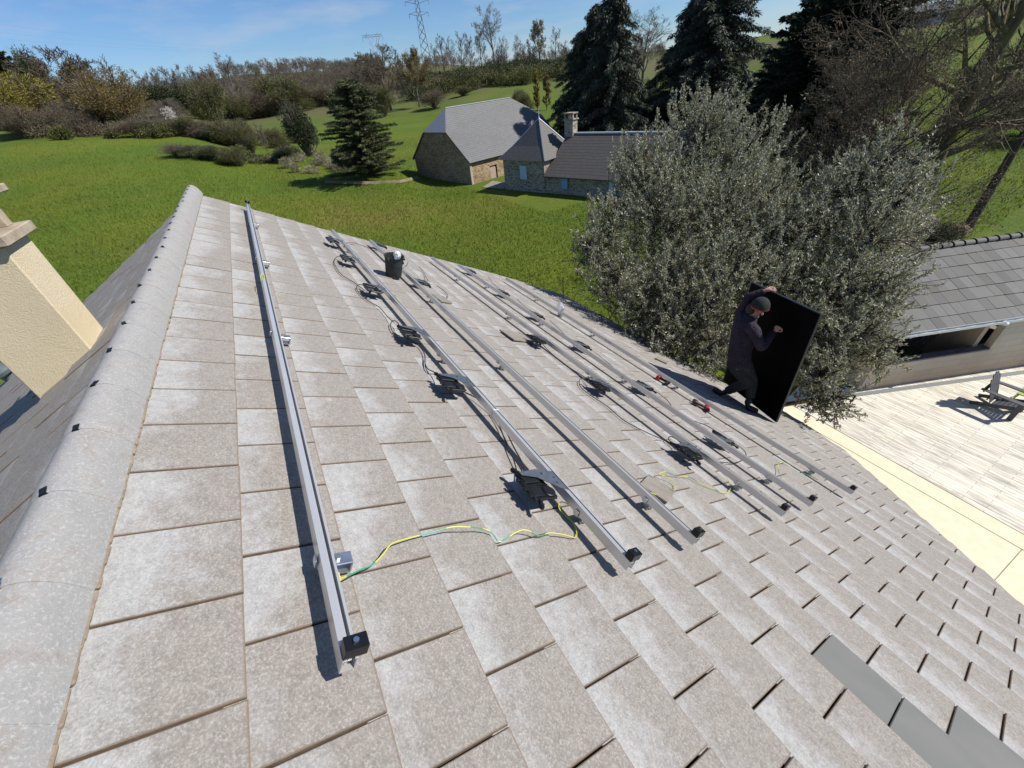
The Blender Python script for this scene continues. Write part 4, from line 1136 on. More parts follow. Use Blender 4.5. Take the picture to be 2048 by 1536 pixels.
nt.links.new(mix(nt, ob.outputs['Color'], zz_, 1.0, 'MULTIPLY'), b.inputs['Base Color']); setb(b, .9, 0, .2); bump(nt, b, noise(nt, v, 30, 4), .3, .01)
M['block'] = m
M['pier'] = simple('plain_render', (.50, .42, .32), (.43, .36, .28), 3, .9, 0, .3, .01)
m, nt, b = newmat('dark_flat_tile'); g = nt.nodes.new('ShaderNodeNewGeometry'); v = coords(nt, 'Object')
col = ramp(nt, g.outputs['Random Per Island'], [(0, (.052, .052, .050)), (.3, (.082, .083, .082)), (.8, (.108, .109, .108)), (1, (.066, .064, .058))])
col = mix(nt, col, (.085, .082, .08), ramp(nt, noise(nt, v, 2.2, 6, .7), [(.52, 0.0), (.75, .75)]))
col = mix(nt, col, (.32, .32, .31), ramp(nt, noise(nt, v, 14, 6, .8), [(.66, 0.0), (.74, .6)]))
nt.links.new(col, b.inputs['Base Color']); setb(b, .7, 0, .35); bump(nt, b, noise(nt, v, 60, 3), .2, .004)
M['dtile'] = m
ca = tag(empty('outbuilding', CB(4, 1.5)), 'low concrete-block outbuilding with dark tiled roof beside the terrace', 'outbuilding')
EZ = 2.30; RZ = 3.62; RD = 2.5; OV = .28
mb = MB()
def bx(m_, a0, a1, d0, d1, z0, z1, bev=0.0): m_.box(CB((a0 + a1) / 2, (d0 + d1) / 2, (z0 + z1) / 2), (a1 - a0, d1 - d0, z1 - z0), (DV, NB, np.array([0, 0, 1.0])), bev); return m_
bx(mb, .42, 3.98, 0, .2, -.2, .96); bx(mb, 3.982, 10, 0, .2, -.2, EZ + .05); bx(mb, 0.0, 10, 4.8, 5.0, -.2, EZ + .02)
bx(mb, 9.8, 10, .2, 4.8, -.2, EZ)
mb.build('block_wall', M['block'], ca, world=True)
mb = MB(); bx(mb, -.02, .418, -.012, .45, -.2, EZ + .05); bx(mb, -.02, .2, .452, 4.8, -.2, EZ + .3)
bx(mb, 3.6, 3.76, .22, 4.7, -.2, EZ)
mb.build('rendered_pier', M['pier'], ca, world=True)
mb = MB(); bx(mb, .42, 3.98, -.02, .23, .962, 1.02); mb.build('sill', simple('grey_sill', (.16, .15, .15), None, 6, .8), ca, world=True)
mb = MB(); bx(mb, .2, 9.8, .2, 4.8, -.15, .01); mb.build('floor', M['stone_path'], ca, world=True)
# roof: decks, tiles, ridge
dn = -NB * math.cos(math.atan2(RZ - EZ, RD + OV)) - np.array([0, 0, 1]) * math.sin(math.atan2(RZ - EZ, RD + OV))
slen = math.hypot(RD + OV, RZ - EZ); up_n = np.cross(DV, dn); up_n *= 1 if up_n[2] > 0 else -1
mb = MB()
ra = CB(-.35, RD, RZ); rb = CB(10.4, RD, RZ)
mb.mesh([ra - up_n * .03, rb - up_n * .03, rb + dn * slen - up_n * .03, ra + dn * slen - up_n * .03, ra - up_n * .07, rb - up_n * .07, rb + dn * slen - up_n * .07, ra + dn * slen - up_n * .07], [(0, 1, 2, 3), (7, 6, 5, 4), (0, 4, 5, 1), (1, 5, 6, 2), (2, 6, 7, 3), (3, 7, 4, 0)])
dn2 = np.array([NB[0], NB[1], -.48]); dn2 /= np.linalg.norm(dn2)
mb.poly([ra, rb, rb + dn2 * 3.1, ra + dn2 * 3.1]); 
mb.poly([CB(-.02, 0, EZ + .05), CB(-.02, 5, EZ + .05), CB(-.02, RD, RZ - .05)])
mb.build('roof_deck', M['timber'], ca, world=True)
mb = MB(); rr = random.Random(6); ng = 7; gg = slen / ng; tw = .305
for j in range(ng):
    for i in range(35):
        a = -.36 + i * tw; c0 = ra + DV * (a + .36) + dn * (gg * (j + 1)) + up_n * rr.uniform(.026, .036)
        x_, y_ = DV * (tw - .006), -dn * (gg + .05)
        lo_ = up_n * .034; d_ = -up_n * .024; o1, o2 = rr.uniform(-.006, .006), rr.uniform(-.006, .006)
        p0, p1, p2, p3 = c0 + dn * o1, c0 + x_ + dn * o2, c0 + x_ + y_ + d_, c0 + y_ + d_
        mb.mesh([p0, p1, p2, p3, p0 - lo_, p1 - lo_, p2 - lo_, p3 - lo_], [(0, 1, 2, 3), (0, 4, 5, 1), (1, 5, 6, 2), (3, 7, 4, 0)])
o = mb.build('roof_tiles', M['dtile'], ca, world=True)
bm = bmesh.new(); bm.from_mesh(o.data); bmesh.ops.recalc_face_normals(bm, faces=bm.faces); bm.to_mesh(o.data); bm.free()
mb = MB()
for i in range(27):
    a = -.36 + i * .40; pA = ra + DV * (a + .36); pr = []
    for e_, k in ((0, 1.0), (.36, .92)):
        pr.append([pA + DV * e_ + NB * (math.sin(t) * .13 * k) + np.array([0, 0, 1]) * ((math.cos(t)) * .12 * k - .01) for t in np.linspace(-1.45, 1.45, 11)])
    pr.append([pA + DV * .0 + NB * (math.sin(t) * .150) + np.array([0, 0, 1]) * (math.cos(t) * .138 - .012) for t in np.linspace(-1.45, 1.45, 11)])
    pr.append([pA + DV * .035 + NB * (math.sin(t) * .150) + np.array([0, 0, 1]) * (math.cos(t) * .138 - .012) for t in np.linspace(-1.45, 1.45, 11)])
    for A_, B_ in ((0, 1), (2, 3)):
        mb.mesh(pr[A_] + pr[B_], [(q, q + 1, 12 + q, 11 + q) for q in range(10)])
    mb.poly(pr[0]); mb.poly(pr[2])
mb.build('ridge_tiles', M['dtile'], ca, world=True)
mb = MB(); ga, gb = CB(-.36, -OV - .05, EZ + .0), CB(10.4, -OV - .05, EZ + .0)
pr = [(-.06, .05), (-.055, -.02), (-.03, -.055), (.03, -.055), (.055, -.02), (.06, .05), (.052, .05), (.048, -.015), (.025, -.045), (-.025, -.045), (-.048, -.015), (-.052, .05)]
mb.extr(pr, ga, gb, NB, (0, 0, 1)); g_ = mb.build('gutter', M['gutter'], ca, world=True)
MB().ball(CB(3.25, -OV - .05, EZ - .05), (.10, .10, .07), 14).build('outlet', M['gutter'], g_, smooth=True, world=True)
# things seen inside through the opening
o = MB().box(CB(1.6, 1.0, .75), (1.0, .08, 1.5), (DV * .8 + NB * .6, NB * .8 - DV * .6, (0, 0, 1))).build('board', simple('dull_green_board', (.07, .12, .11), None, 4, .6))
tag(o, 'dull green board stored inside the outbuilding opening', 'board')
mb = MB()
for k in range(4): mb.box(CB(2.6 + k * .05, .9 + k * .3, .5 + k * .1), (.09, .04, 2.1), (NB * .9, DV, DV * .5 + np.array([0, 0, .85])))
tag(mb.build('stored_planks', M['timber']), 'timber planks leaning inside the outbuilding opening', 'planks')
o = MB().cyl(CB(3.0, .05, 1.04), CB(3.62, -.02, 1.30), .013).cyl(CB(2.9, .06, 1.03), CB(3.1, .06, 1.05), .02).build('tool_handle', M['bark'])
tag(o, 'wooden tool handle resting on the outbuilding sill', 'tool')

# charcoal garden armchair facing the house side (towards -X)
CF = np.array([-.985, .03, 0]); CF /= np.linalg.norm(CF); CS = np.array([-CF[1], CF[0], 0]); CS *= -1
# CS points to -Y ... choose the far side as positive
CS = np.array([0.03, .985, 0]); CS /= np.linalg.norm(CS)
cbase = at_z(2015, 839, .0) - CF * .38 - CS * .30; cbase[2] = .02
chr_ = tag(empty('garden_chair', cbase), 'charcoal slatted garden armchair on the plank terrace', 'garden chair')
UZ = np.array([0, 0, 1.0])
def CH(f, s, z): return cbase + CF * f + CS * s + UZ * z
for sd in (-1, 1):
    MB().box(CH(.36, sd * .30, .27), (.11, .03, .54), (CF, CS, UZ), .004).build('front_leg', M['chair'], chr_, world=True)
    a, c = CH(.42, sd * .255, .37), CH(-.46, sd * .255, .03); d = (c - a) / np.linalg.norm(c - a)
    MB().box((a + c) / 2, (np.linalg.norm(c - a), .03, .10), (d, CS, np.cross(d, CS)), .004).build('side_rail', M['chair'], chr_, world=True)
    mb = MB(); prf = [(-.43, -.05), (-.38, -.07), (.42, -.075), (.46, -.05), (.46, .05), (.42, .075), (-.1, .06), (-.38, .035), (-.43, .02)]
    mb.extr([(x, y * -sd) for x, y in prf], CH(0, sd * .335, .545), CH(0, sd * .335, .57), CF, CS * -1); o = mb.build('armrest', M['chair'], chr_, world=True)
    bm = bmesh.new(); bm.from_mesh(o.data); bmesh.ops.recalc_face_normals(bm, faces=bm.faces); bm.to_mesh(o.data); bm.free()
for k in range(7):
    f = .42 - k * .082; z = .395 - (.42 - f) * .36
    d = CF * .94 + UZ * .34
    o = MB().box(CH(f, 0, z), (.066, .54, .02), (d / np.linalg.norm(d), CS, np.cross(d / np.linalg.norm(d), CS)), .003).build('seat_slat', M['chair'], chr_, world=True)
for k in range(5):
    w = k - 2; a = CH(-.14, w * .086, .20); hgt = .84 - abs(w) ** 2 * .035
    d = -CF * .36 + UZ * .93 + CS * w * .045; d /= np.linalg.norm(d); s_ = CS - d * (CS @ d); s_ /= np.linalg.norm(s_); n_v = np.cross(d, s_)
    mb = MB(); mb.extr([(-.038, 0), (.038, 0), (.052, hgt - .05), (.034, hgt - .012), (0, hgt), (-.034, hgt - .012), (-.052, hgt - .05)], a - n_v * .009, a + n_v * .009, s_, d)
    o = mb.build('back_slat', M['chair'], chr_, world=True)
    bm = bmesh.new(); bm.from_mesh(o.data); bmesh.ops.recalc_face_normals(bm, faces=bm.faces); bm.to_mesh(o.data); bm.free()
for f, z, l in ((-.22, .30, .50), (-.38, .60, .62), (-.36, .535, .70)):
    MB().box(CH(f, 0, z), (.03, l, .07), (CF, CS, UZ), .003).build('cross_rail', M['chair'], chr_, world=True)
chr_.scale = (1.13, 1.13, 1.13)
# lime side table mostly outside the frame
tb = at_z(2062, 790, .40); tb[2] = .02
tab = tag(empty('side_table', tb), 'lime green low side table behind the charcoal chair', 'side table')
MB().box(tb + [0, 0, .40], (.50, .50, .025), None, .004).build('table_top', M['lime'], tab, world=True)
for i in (-1, 1):
    for j in (-1, 1):
        MB().tube([tb + [i * .19, j * .19, .385], tb + [i * .27, j * .27, 0]], .018, 6).build('leg', M['lime'], tab, world=True)

# ================================================================== FARM: BARN, HOUSE WITH TOWER
def stone(name, c1, c2, mort, scale=3.0):
    m, nt, b = newmat(name); v = coords(nt, 'Object', scale=(1, 1, 2.2))
    vo = nt.nodes.new('ShaderNodeTexVoronoi'); vo.inputs['Scale'].default_value = scale; nt.links.new(v, vo.inputs['Vector'])
    ve = nt.nodes.new('ShaderNodeTexVoronoi'); ve.feature = 'DISTANCE_TO_EDGE'; ve.inputs['Scale'].default_value = scale; nt.links.new(v, ve.inputs['Vector'])
    sepc = nt.nodes.new('ShaderNodeSeparateColor'); nt.links.new(vo.outputs['Color'], sepc.inputs[0])
    col = ramp(nt, sepc.outputs[0], [(.1, c1), (.6, c2), (.95, tuple(x * 1.25 for x in c2))])
    col = mix(nt, mort, col, ramp(nt, ve.outputs['Distance'], [(.03, 0.0), (.09, 1.0)]))
    col = mix(nt, col, ramp(nt, noise(nt, v, .5, 4), [(.3, (.75, .72, .68)), (.7, (1.1, 1.08, 1.05))]), 1.0, 'MULTIPLY')
    nt.links.new(col, b.inputs['Base Color']); setb(b, .92, 0, .2); bump(nt, b, ve.outputs['Distance'], .6, .05); return m
M['stone_barn'] = stone('brown_rubble_stone', (.20, .14, .09), (.33, .24, .155), (.38, .30, .21), 3.2)
M['stone_house'] = stone('grey_rubble_stone', (.13, .125, .115), (.27, .255, .225), (.46, .43, .36), 3.4)
def slate(name, c1, c2, row, dz=1.0, moss=(.10, .09, .07)):
    m, nt, b = newmat(name); v = coords(nt, 'Object')
    sx = nt.nodes.new('ShaderNodeSeparateXYZ'); nt.links.new(v, sx.inputs[0])
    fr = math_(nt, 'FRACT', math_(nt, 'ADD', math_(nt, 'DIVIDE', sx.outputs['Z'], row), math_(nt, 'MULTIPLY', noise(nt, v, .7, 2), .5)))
    n1 = noise(nt, coords(nt, 'Object', scale=(2.4, 2.4, 4)), 1.5, 6, .85); n2 = noise(nt, v, .45, 5, .7)
    col = ramp(nt, n1, [(.3, c2), (.7, c1)])
    col = mix(nt, col, moss, ramp(nt, n2, [(.5, 0.0), (.75, .6)]))
    col = mix(nt, col, (.3, .3, .3), ramp(nt, noise(nt, v, 2.6, 6, .85), [(.64, 0.0), (.72, .5)]))
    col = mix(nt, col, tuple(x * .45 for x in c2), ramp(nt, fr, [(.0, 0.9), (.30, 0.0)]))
    nt.links.new(col, b.inputs['Base Color']); setb(b, .6, 0, .4); bump(nt, b, fr, .5, .03); return m
M['slate_barn'] = slate('pale_slate', (.160, .164, .170), (.080, .083, .088), .16)
M['slate_house'] = slate('dark_slate', (.128, .118, .108), (.078, .072, .066), .20)
M['slate_tower'] = slate('tower_slate', (.125, .120, .114), (.068, .066, .063), .13)
m, nt, b = newmat('corrugated_sheet'); v = coords(nt, 'Object', rot=(0, 0, rad(-14)))
wv = nt.nodes.new('ShaderNodeTexWave'); wv.inputs['Scale'].default_value = 1.1; nt.links.new(v, wv.inputs['Vector'])
nt.links.new(ramp(nt, wv.outputs['Fac'], [(.3, (.20, .22, .25)), (.6, (.40, .42, .45))]), b.inputs['Base Color']); setb(b, .45, .3)
M['corr'] = m
K = np.array([46.2, -21, 0.0]); BD = np.array([11, 2.8, 0]) / 11.35; BE = np.array([BD[1], -BD[0], 0])
def BP(a, e, z): return K + BD * a + BE * e + np.array([0, 0, z])
barn = tag(empty('barn', BP(5, 8, 0)), 'old stone barn with big slate roof and half-hipped corrugated gable', 'barn')
WB, LB, EB, HBZ, RBZ = 10.86, 15.6, 2.50, 5.12, 7.2
mb = MB()
mb.poly([BP(0, 0, -1), BP(0, 0, EB), BP(3.2, 0, HBZ), BP(7.66, 0, HBZ), BP(WB, 0, EB), BP(WB, 0, -1)])
mb.poly([BP(0, LB, -1), BP(0, LB, EB), BP(3.2, LB, HBZ), BP(7.66, LB, HBZ), BP(WB, LB, EB), BP(WB, LB, -1)][::-1])
mb.poly([BP(0, 0, -1), BP(0, 3.0, -1), BP(0, 3.0, EB), BP(0, 0, EB)][::-1]); mb.poly([BP(0, 3.0, 1.35), BP(0, 4.1, 1.35), BP(0, 4.1, EB), BP(0, 3.0, EB)][::-1])
mb.poly([BP(0, 4.1, -1), BP(0, LB, -1), BP(0, LB, EB), BP(0, 4.1, EB)][::-1])
mb.poly([BP(WB, 0, -1), BP(WB, LB, -1), BP(WB, LB, EB), BP(WB, 0, EB)])
w_ = mb.build('wall', M['stone_barn'], barn, world=True)
mb = MB(); mb.box(BP(-.02, .12, .9), (.10, .30, 3.2), (BD, BE, UZ)); mb.build('corner_stones', simple('pale_quoin', (.42, .37, .29), (.32, .28, .22), 3, .9), barn, world=True)
mb = MB(); prf = [(-.5, -1), (.5, -1), (.5, .9), (.35, 1.2), (0, 1.33), (-.35, 1.2), (-.5, .9)]
mb.extr(prf, BP(.12, 3.55, 0), BP(.2, 3.55, 0), BE, UZ); mb.build('arched_door', simple('bleached_door', (.46, .36, .30), (.30, .2, .16), 5, .8, stretch=(3, 3, .5)), barn, world=True)
# roof
def slab(mb, pts, th=.14):
    P = [np.array(p, float) for p in pts]; n = np.cross(P[1] - P[0], P[2] - P[0]); n /= np.linalg.norm(n); n *= 1 if n[2] > 0 else -1
    k = len(P); mb.mesh(P + [p - n * th for p in P], [tuple(range(k)), tuple(reversed(range(k, 2 * k)))] + [(i, (i + 1) % k, k + (i + 1) % k, k + i) for i in range(k)])
    return mb
cr_ = 5.43; r0, r1 = 2.0, 12.6
eo = .35; ez = EB - .28
mb = MB()
slab(mb, [BP(cr_, r0, RBZ), BP(cr_, r1, RBZ), BP(3.2, LB + .15, HBZ + .02), BP(-eo, LB + .15, ez), BP(-eo, -.15, ez), BP(3.2, -.15, HBZ + .02)])
slab(mb, [BP(cr_, r0, RBZ), BP(cr_, r1, RBZ), BP(7.66, LB + .15, HBZ + .02), BP(WB + eo, LB + .15, ez), BP(WB + eo, -.15, ez), BP(7.66, -.15, HBZ + .02)][::-1])
slab(mb, [BP(cr_, r1, RBZ), BP(3.2, LB + .15, HBZ), BP(7.66, LB + .15, HBZ)])
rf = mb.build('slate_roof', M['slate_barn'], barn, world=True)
mb = MB(); slab(mb, [BP(cr_, r0, RBZ), BP(3.2, -.17, HBZ), BP(7.66, -.17, HBZ)], .08); mb.build('corrugated_hip', M['corr'], barn, world=True)
mb = MB(); mb.tube([BP(cr_, r0, RBZ + .03), BP(cr_, r1, RBZ + .03)], .06, 8); mb.build('ridge_capping', M['pylon'], barn, world=True)

FA = np.array([40.7, -22.3, 0.0]); FU = np.array([-.943, -.331, 0]); FU /= np.linalg.norm(FU); FV = np.array([.331, -.943, 0]); FV = FV - FU * (FV @ FU); FV /= np.linalg.norm(FV)
def FP(a, e, z): return FA + FU * a + FV * e + np.array([0, 0, z])
farm = tag(empty('farmhouse', FP(8, 3, 0)), 'stone farmhouse with pyramid-roofed tower, chimney and blue shutters', 'house')
TZ_, MZ, MRZ = 2.80, 1.62, 4.45
mb = MB(); mb.box(FP(2.6, 2.6, .65), (5.2, 5.2, 4.3), (FU, FV, UZ))
mb.build('tower_wall', M['stone_house'], farm, world=True)
mb = MB(); ML = 12.5
mb.box(FP(5.2 + ML / 2, 3.9, .1), (ML - .01, 7.6, 3.2), (FU, FV, UZ))
for a in (5.25, 5.2 + ML - .1):
    mb.poly([FP(a, .1, 1.6), FP(a, 7.7, 1.6), FP(a, 3.9, MRZ - .1)])
mb.build('wall', M['stone_house'], farm, world=True)
mb = MB(); ap = FP(2.75, 2.75, 5.9); q = .35
cs = [FP(-q, -q, TZ_), FP(5.2 + q, -q, TZ_), FP(5.2 + q, 5.2 + q, TZ_), FP(-q, 5.2 + q, TZ_)]
mid_ = [ap + (c - ap) * .62 - np.array([0, 0, .13]) for c in cs]
for i in range(4):
    j = (i + 1) % 4; mb.poly([cs[i], cs[j], mid_[j], mid_[i]]); mb.poly([mid_[i], mid_[j], ap])
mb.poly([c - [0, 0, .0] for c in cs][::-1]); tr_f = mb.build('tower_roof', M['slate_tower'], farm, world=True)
MB().lathe(ap - [0, 0, .1], [(.10, 0), (.07, .15), (.03, .3), (.02, .75), (.001, .8)], 10).build('finial', M['gutter'], tr_f, world=True)
mb = MB()
for i in range(4): mb.tube([cs[i] + [0, 0, .02], mid_[i] + [0, 0, .03], ap + [0, 0, .03]], .05, 6)
mb.build('hip_flashing', M['gutter'] if False else M['galvanised'], tr_f, world=True)
mb = MB(); slab(mb, [FP(5.3, 3.9, MRZ), FP(5.2 + ML + .3, 3.9, MRZ), FP(5.2 + ML + .3, -.30, MZ - .08), FP(5.3, -.30, MZ - .08)], .10)
slab(mb, [FP(5.3, 3.9, MRZ), FP(5.3, 8.1, MZ), FP(5.2 + ML + .3, 8.1, MZ), FP(5.2 + ML + .3, 3.9, MRZ)], .10)
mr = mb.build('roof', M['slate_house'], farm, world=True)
MB().tube([FP(5.9, 3.9, MRZ + .05), FP(5.2 + ML, 3.9, MRZ + .05)], .09, 8).build('ridge_capping', M['gutter'], mr, world=True)
mb = MB(); mb.tube([FP(5.2, -.33, MZ - .12), FP(5.2 + ML, -.33, MZ - .12)], .06, 6); mb.build('gutter', M['timber'], mr, world=True)
# chimney where the photo has it
cc = FP(5.62, 4.0, 0)
mb = MB(); mb.box(cc + [0, 0, 4.4], (.95, .80, 2.4), (FU, FV, UZ)); ch_ = mb.build('chimney', M['stone_house'], farm, world=True)
mb = MB(); mb.box(cc + [0, 0, 5.64], (1.15, 1.0, .10), (FU, FV, UZ)); mb.box(cc + [0, 0, 6.13], (1.05, .9, .09), (FU, FV, UZ))
for i in (-1, 0, 1):
    for j in (-1, 1): mb.box(cc + FU * i * .40 + FV * j * .33 + [0, 0, 5.88], (.14, .14, .42), (FU, FV, UZ))
mb.build('cap', M['stone_house'], ch_, world=True)
def shutters(a, z, w, h, mat, nm, lab=None):
    wi = MB().box(FP(a, -.02, z), (w, .06, h + .06), (FU, FV, UZ)).build('window', simple('stone_surround', (.42, .39, .33), None, 4, .9) if 'stone_surround' not in bpy.data.materials else bpy.data.materials['stone_surround'], farm, world=True)
    for s in (-1, 1):
        mb = MB(); mb.box(FP(a + s * w * .245, -.075, z), (w * .47, .05, h), (FU, FV, UZ))
        for zz2 in (-.32, .32): mb.box(FP(a + s * w * .245, -.11, z + zz2 * h), (w * .46, .03, .08), (FU, FV, UZ))
        mb.build('shutter', mat, wi, world=True)
shutters(2.65, 1.68, .86, 1.22, M['shutter'], 'a'); shutters(7.58, .93, .66, .86, M['shutter2'], 'b')
shutters(12.6, .93, .7, .9, M['shutter'], 'c')
# ================================================================== TREES AND SHRUBS
def unit(v): return v / (np.linalg.norm(v) + 1e-9)
def skeleton(rg, H, r0, lv=4, nb=(7, 5, 4, 4), ln=(.5, .55, .55, .55), ang=(45, 42, 40, 38), trop=.12, first=.25, lead=True, wob=.12, seg=4, top_taper=.5):
    """returns arrays p0,p1,ra,rb,level and the tips"""
    segs, tips = [], []
    def limb(p, d, L, r, level):
        pts = [p]; dd = d.copy(); n = seg if level else seg * 2; rad_ = [r]
        for i in range(n):
            dd = unit(dd + rg.normal(0, wob * (1 if level else .35), 3) + np.array([0, 0, trop * (1 if level else .3)])); p = p + dd * L / n; pts.append(p)
            rad_.append(r * (1 - (i + 1) / n * (1 - top_taper * (.35 if level else .45))))
        for i in range(n): segs.append((*pts[i], *pts[i + 1], rad_[i], rad_[i + 1], level))
        if level >= lv - 1: tips.append((*pts[-1], *dd)); return
        k = nb[level]
        for b_ in range(k):
            t = first + (1 - first) * (b_ + rg.random()) / k if level == 0 else .25 + .75 * (b_ + rg.random()) / k
            f = t * n; i = min(int(f), n - 1); q = pts[i] + (pts[i + 1] - pts[i]) * (f - i); rr_ = rad_[i] * .62
            ax = unit(np.cross(dd, rg.normal(0, 1, 3))); base = unit(pts[i + 1] - pts[i]); az_ = rg.random() * 6.283 if level else b_ * 2.4 + rg.random()
            s1 = unit(np.cross(base, [.3, .2, 1.0] if abs(base[2]) < .95 else [1, 0, 0])); s2 = np.cross(base, s1)
            a_ = rad(ang[level] + rg.normal(0, 8)); nd = base * math.cos(a_) + (s1 * math.cos(az_) + s2 * math.sin(az_)) * math.sin(a_)
            sc = (1.15 - .55 * t) if level == 0 else (1.1 - .4 * t)
            limb(q, nd, L * ln[level] * sc * rg.uniform(.8, 1.15), rr_ * (1.0 - .35 * t), level + 1)
        if level and level < lv - 1: tips.append((*pts[-1], *dd))
    limb(np.zeros(3), np.array([0, 0, 1.0]), H * (.72 if lead else .35), r0, 0)
    return np.array(segs), np.array(tips)
def tubes(segs, n=4, rmin=0.0):
    P0, P1 = segs[:, :3], segs[:, 3:6]; ra = np.maximum(segs[:, 6], rmin)[:, None]; rb = np.maximum(segs[:, 7], rmin)[:, None]
    d = P1 - P0; d /= np.linalg.norm(d, axis=1)[:, None] + 1e-9
    up = np.where(np.abs(d[:, 2:3]) < .9, np.array([[0, 0, 1.0]]), np.array([[1.0, 0, 0]])); a = np.cross(d, up); a /= np.linalg.norm(a, axis=1)[:, None]; b_ = np.cross(d, a)
    V = []
    for k in range(n):
        w = 2 * math.pi * k / n; o = a * math.cos(w) + b_ * math.sin(w); V += [P0 + o * ra, P1 + o * rb]
    V = np.stack(V, 1); m_ = len(segs); base = (np.arange(m_) * 2 * n)[:, None]
    F = np.concatenate([base + np.array([[2 * k, 2 * ((k + 1) % n), 2 * ((k + 1) % n) + 1, 2 * k + 1]]) for k in range(n)], 0)
    return V.reshape(-1, 3), F
def leaves(rg, P, D, ln, wd, jit=.6, fold=0.0):
    """diamond leaves at P pointing along D (+jitter)"""
    n = len(P); d = D + rg.normal(0, jit, (n, 3)); d /= np.linalg.norm(d, axis=1)[:, None] + 1e-9
    s = np.cross(d, rg.normal(0, 1, (n, 3))); s /= np.linalg.norm(s, axis=1)[:, None] + 1e-9
    L = (ln * rg.uniform(.6, 1.3, n))[:, None]; Wd = (wd * rg.uniform(.7, 1.3, n))[:, None]
    V = np.stack([P, P + d * L * .45 + s * Wd, P + d * L, P + d * L * .45 - s * Wd], 1).reshape(-1, 3)
    return V, np.arange(4 * n).reshape(n, 4)
def join(parts):
    V, F, o = [], [], 0
    for v_, f_ in parts: V.append(v_); F.append(f_ + o); o += len(v_)
    return np.concatenate(V), np.concatenate(F)
PROTO = {}
def proto(key, fn):
    if key not in PROTO: PROTO[key] = fn()
    return PROTO[key]
def me_of(V, F, mat, name):
    o = npmesh(name, V, F, mat); me = o.data; bpy.data.objects.remove(o); return me
# all prototypes are 10 m tall with the base at the origin
def p_bare(seed, spread=1.0, twig=M['twig_warm'], lv=5, lead=True, nb=(10, 7, 6, 4), first=.22, ang=(46, 42, 40, 38), budmat=None, nbud=0, bl=.14, rt=.016, narrow=1.0):
    rg = np.random.default_rng(seed); S_, T_ = skeleton(rg, 10, .20, lv, nb, (.50 * spread, .56, .56, .6), ang, .10, first, lead)
    z = max(S_[:, 5].max(), 1); S_[:, :6] *= 10 / z; S_[:, [0, 1, 3, 4]] *= narrow; T_[:, :3] *= 10 / z; T_[:, :2] *= narrow
    lo_ = S_[S_[:, 8] <= 1]; hi = S_[S_[:, 8] > 1]
    out = [('trunk', me_of(*tubes(lo_, 7), M['bark_grey'], 'trunk')), ('twigs', me_of(*tubes(hi, 3, rt), twig, 'twigs'))]
    if budmat is not None:
        q = hi[rg.integers(0, len(hi), nbud)]; t = rg.random((nbud, 1)); P = q[:, :3] * (1 - t) + q[:, 3:6] * t + rg.normal(0, .10, (nbud, 3))
        out.append(('leaves', me_of(*leaves(rg, P, q[:, 3:6] - q[:, :3], bl, bl * .38, .8), budmat, 'leaves')))
    return out
def p_conifer(seed, mat, R=2.6, n=150, droop=.35, ragged=.3, base=.06, hang=.5, dens=16, lf=.34, lw=.075, power=.85):
    rg = np.random.default_rng(seed); S_ = []; LP_, LD = [], []
    S_.append((0, 0, 0, 0, 0, 5, .20, .11, 0)); S_.append((0, 0, 5, 0, 0, 9.9, .11, .015, 0))
    for i in range(n):
        t = base + (1 - base) * (i / n) ** .9; z = t * 10; a = i * 2.399 + rg.normal(0, .3)
        L = R * (1 - t) ** power * rg.uniform(1 - ragged, 1 + ragged) + .15
        d = np.array([math.cos(a), math.sin(a), 0.0]); p = np.array([0, 0, z]); k = 6; pts = [p]
        for q in range(k):
            f = (q + 1) / k; pts.append(np.array([0, 0, z]) + d * L * f + np.array([0, 0, 1]) * L * (.25 * f - droop * 1.6 * f * f + .30 * f ** 4 * droop) + rg.normal(0, .03, 3))
        for q in range(k): S_.append((*pts[q], *pts[q + 1], .035 * (1 - q / k) + .006, .035 * (1 - (q + 1) / k) + .006, 2))
        m_ = int(dens * (L + .5)); f = rg.random(m_) ** .7 * k; ii = np.minimum(f.astype(int), k - 1); PA_ = np.array(pts); P = PA_[ii] + (PA_[ii + 1] - PA_[ii]) * (f - ii)[:, None]
        side = np.array([-d[1], d[0], 0]); sg = rg.choice([-1, 1], m_)[:, None]; D = d * .5 + side * sg * rg.uniform(.2, 1, (m_, 1)) + np.array([0, 0, -hang]) * rg.uniform(.2, 1.2, (m_, 1))
        LP_.append(P + rg.normal(0, .05, (m_, 3))); LD.append(D)
        # side sprays
        P2_ = P + D / np.linalg.norm(D, axis=1)[:, None] * lf * .8; LP_.append(P2_); LD.append(D + np.array([0, 0, -hang * .5]))
    S_ = np.array(S_, float); P = np.concatenate(LP_); D = np.concatenate(LD); D /= np.linalg.norm(D, axis=1)[:, None]
    lo_ = S_[S_[:, 8] < 1]
    return [('trunk', me_of(*tubes(lo_, 7), M['bark'], 'trunk')), ('branches', me_of(*tubes(S_[S_[:, 8] > 1], 3), M['bark'], 'branches')),
            ('needles', me_of(*leaves(rg, P, D, lf, lw, .35), mat, 'needles'))]
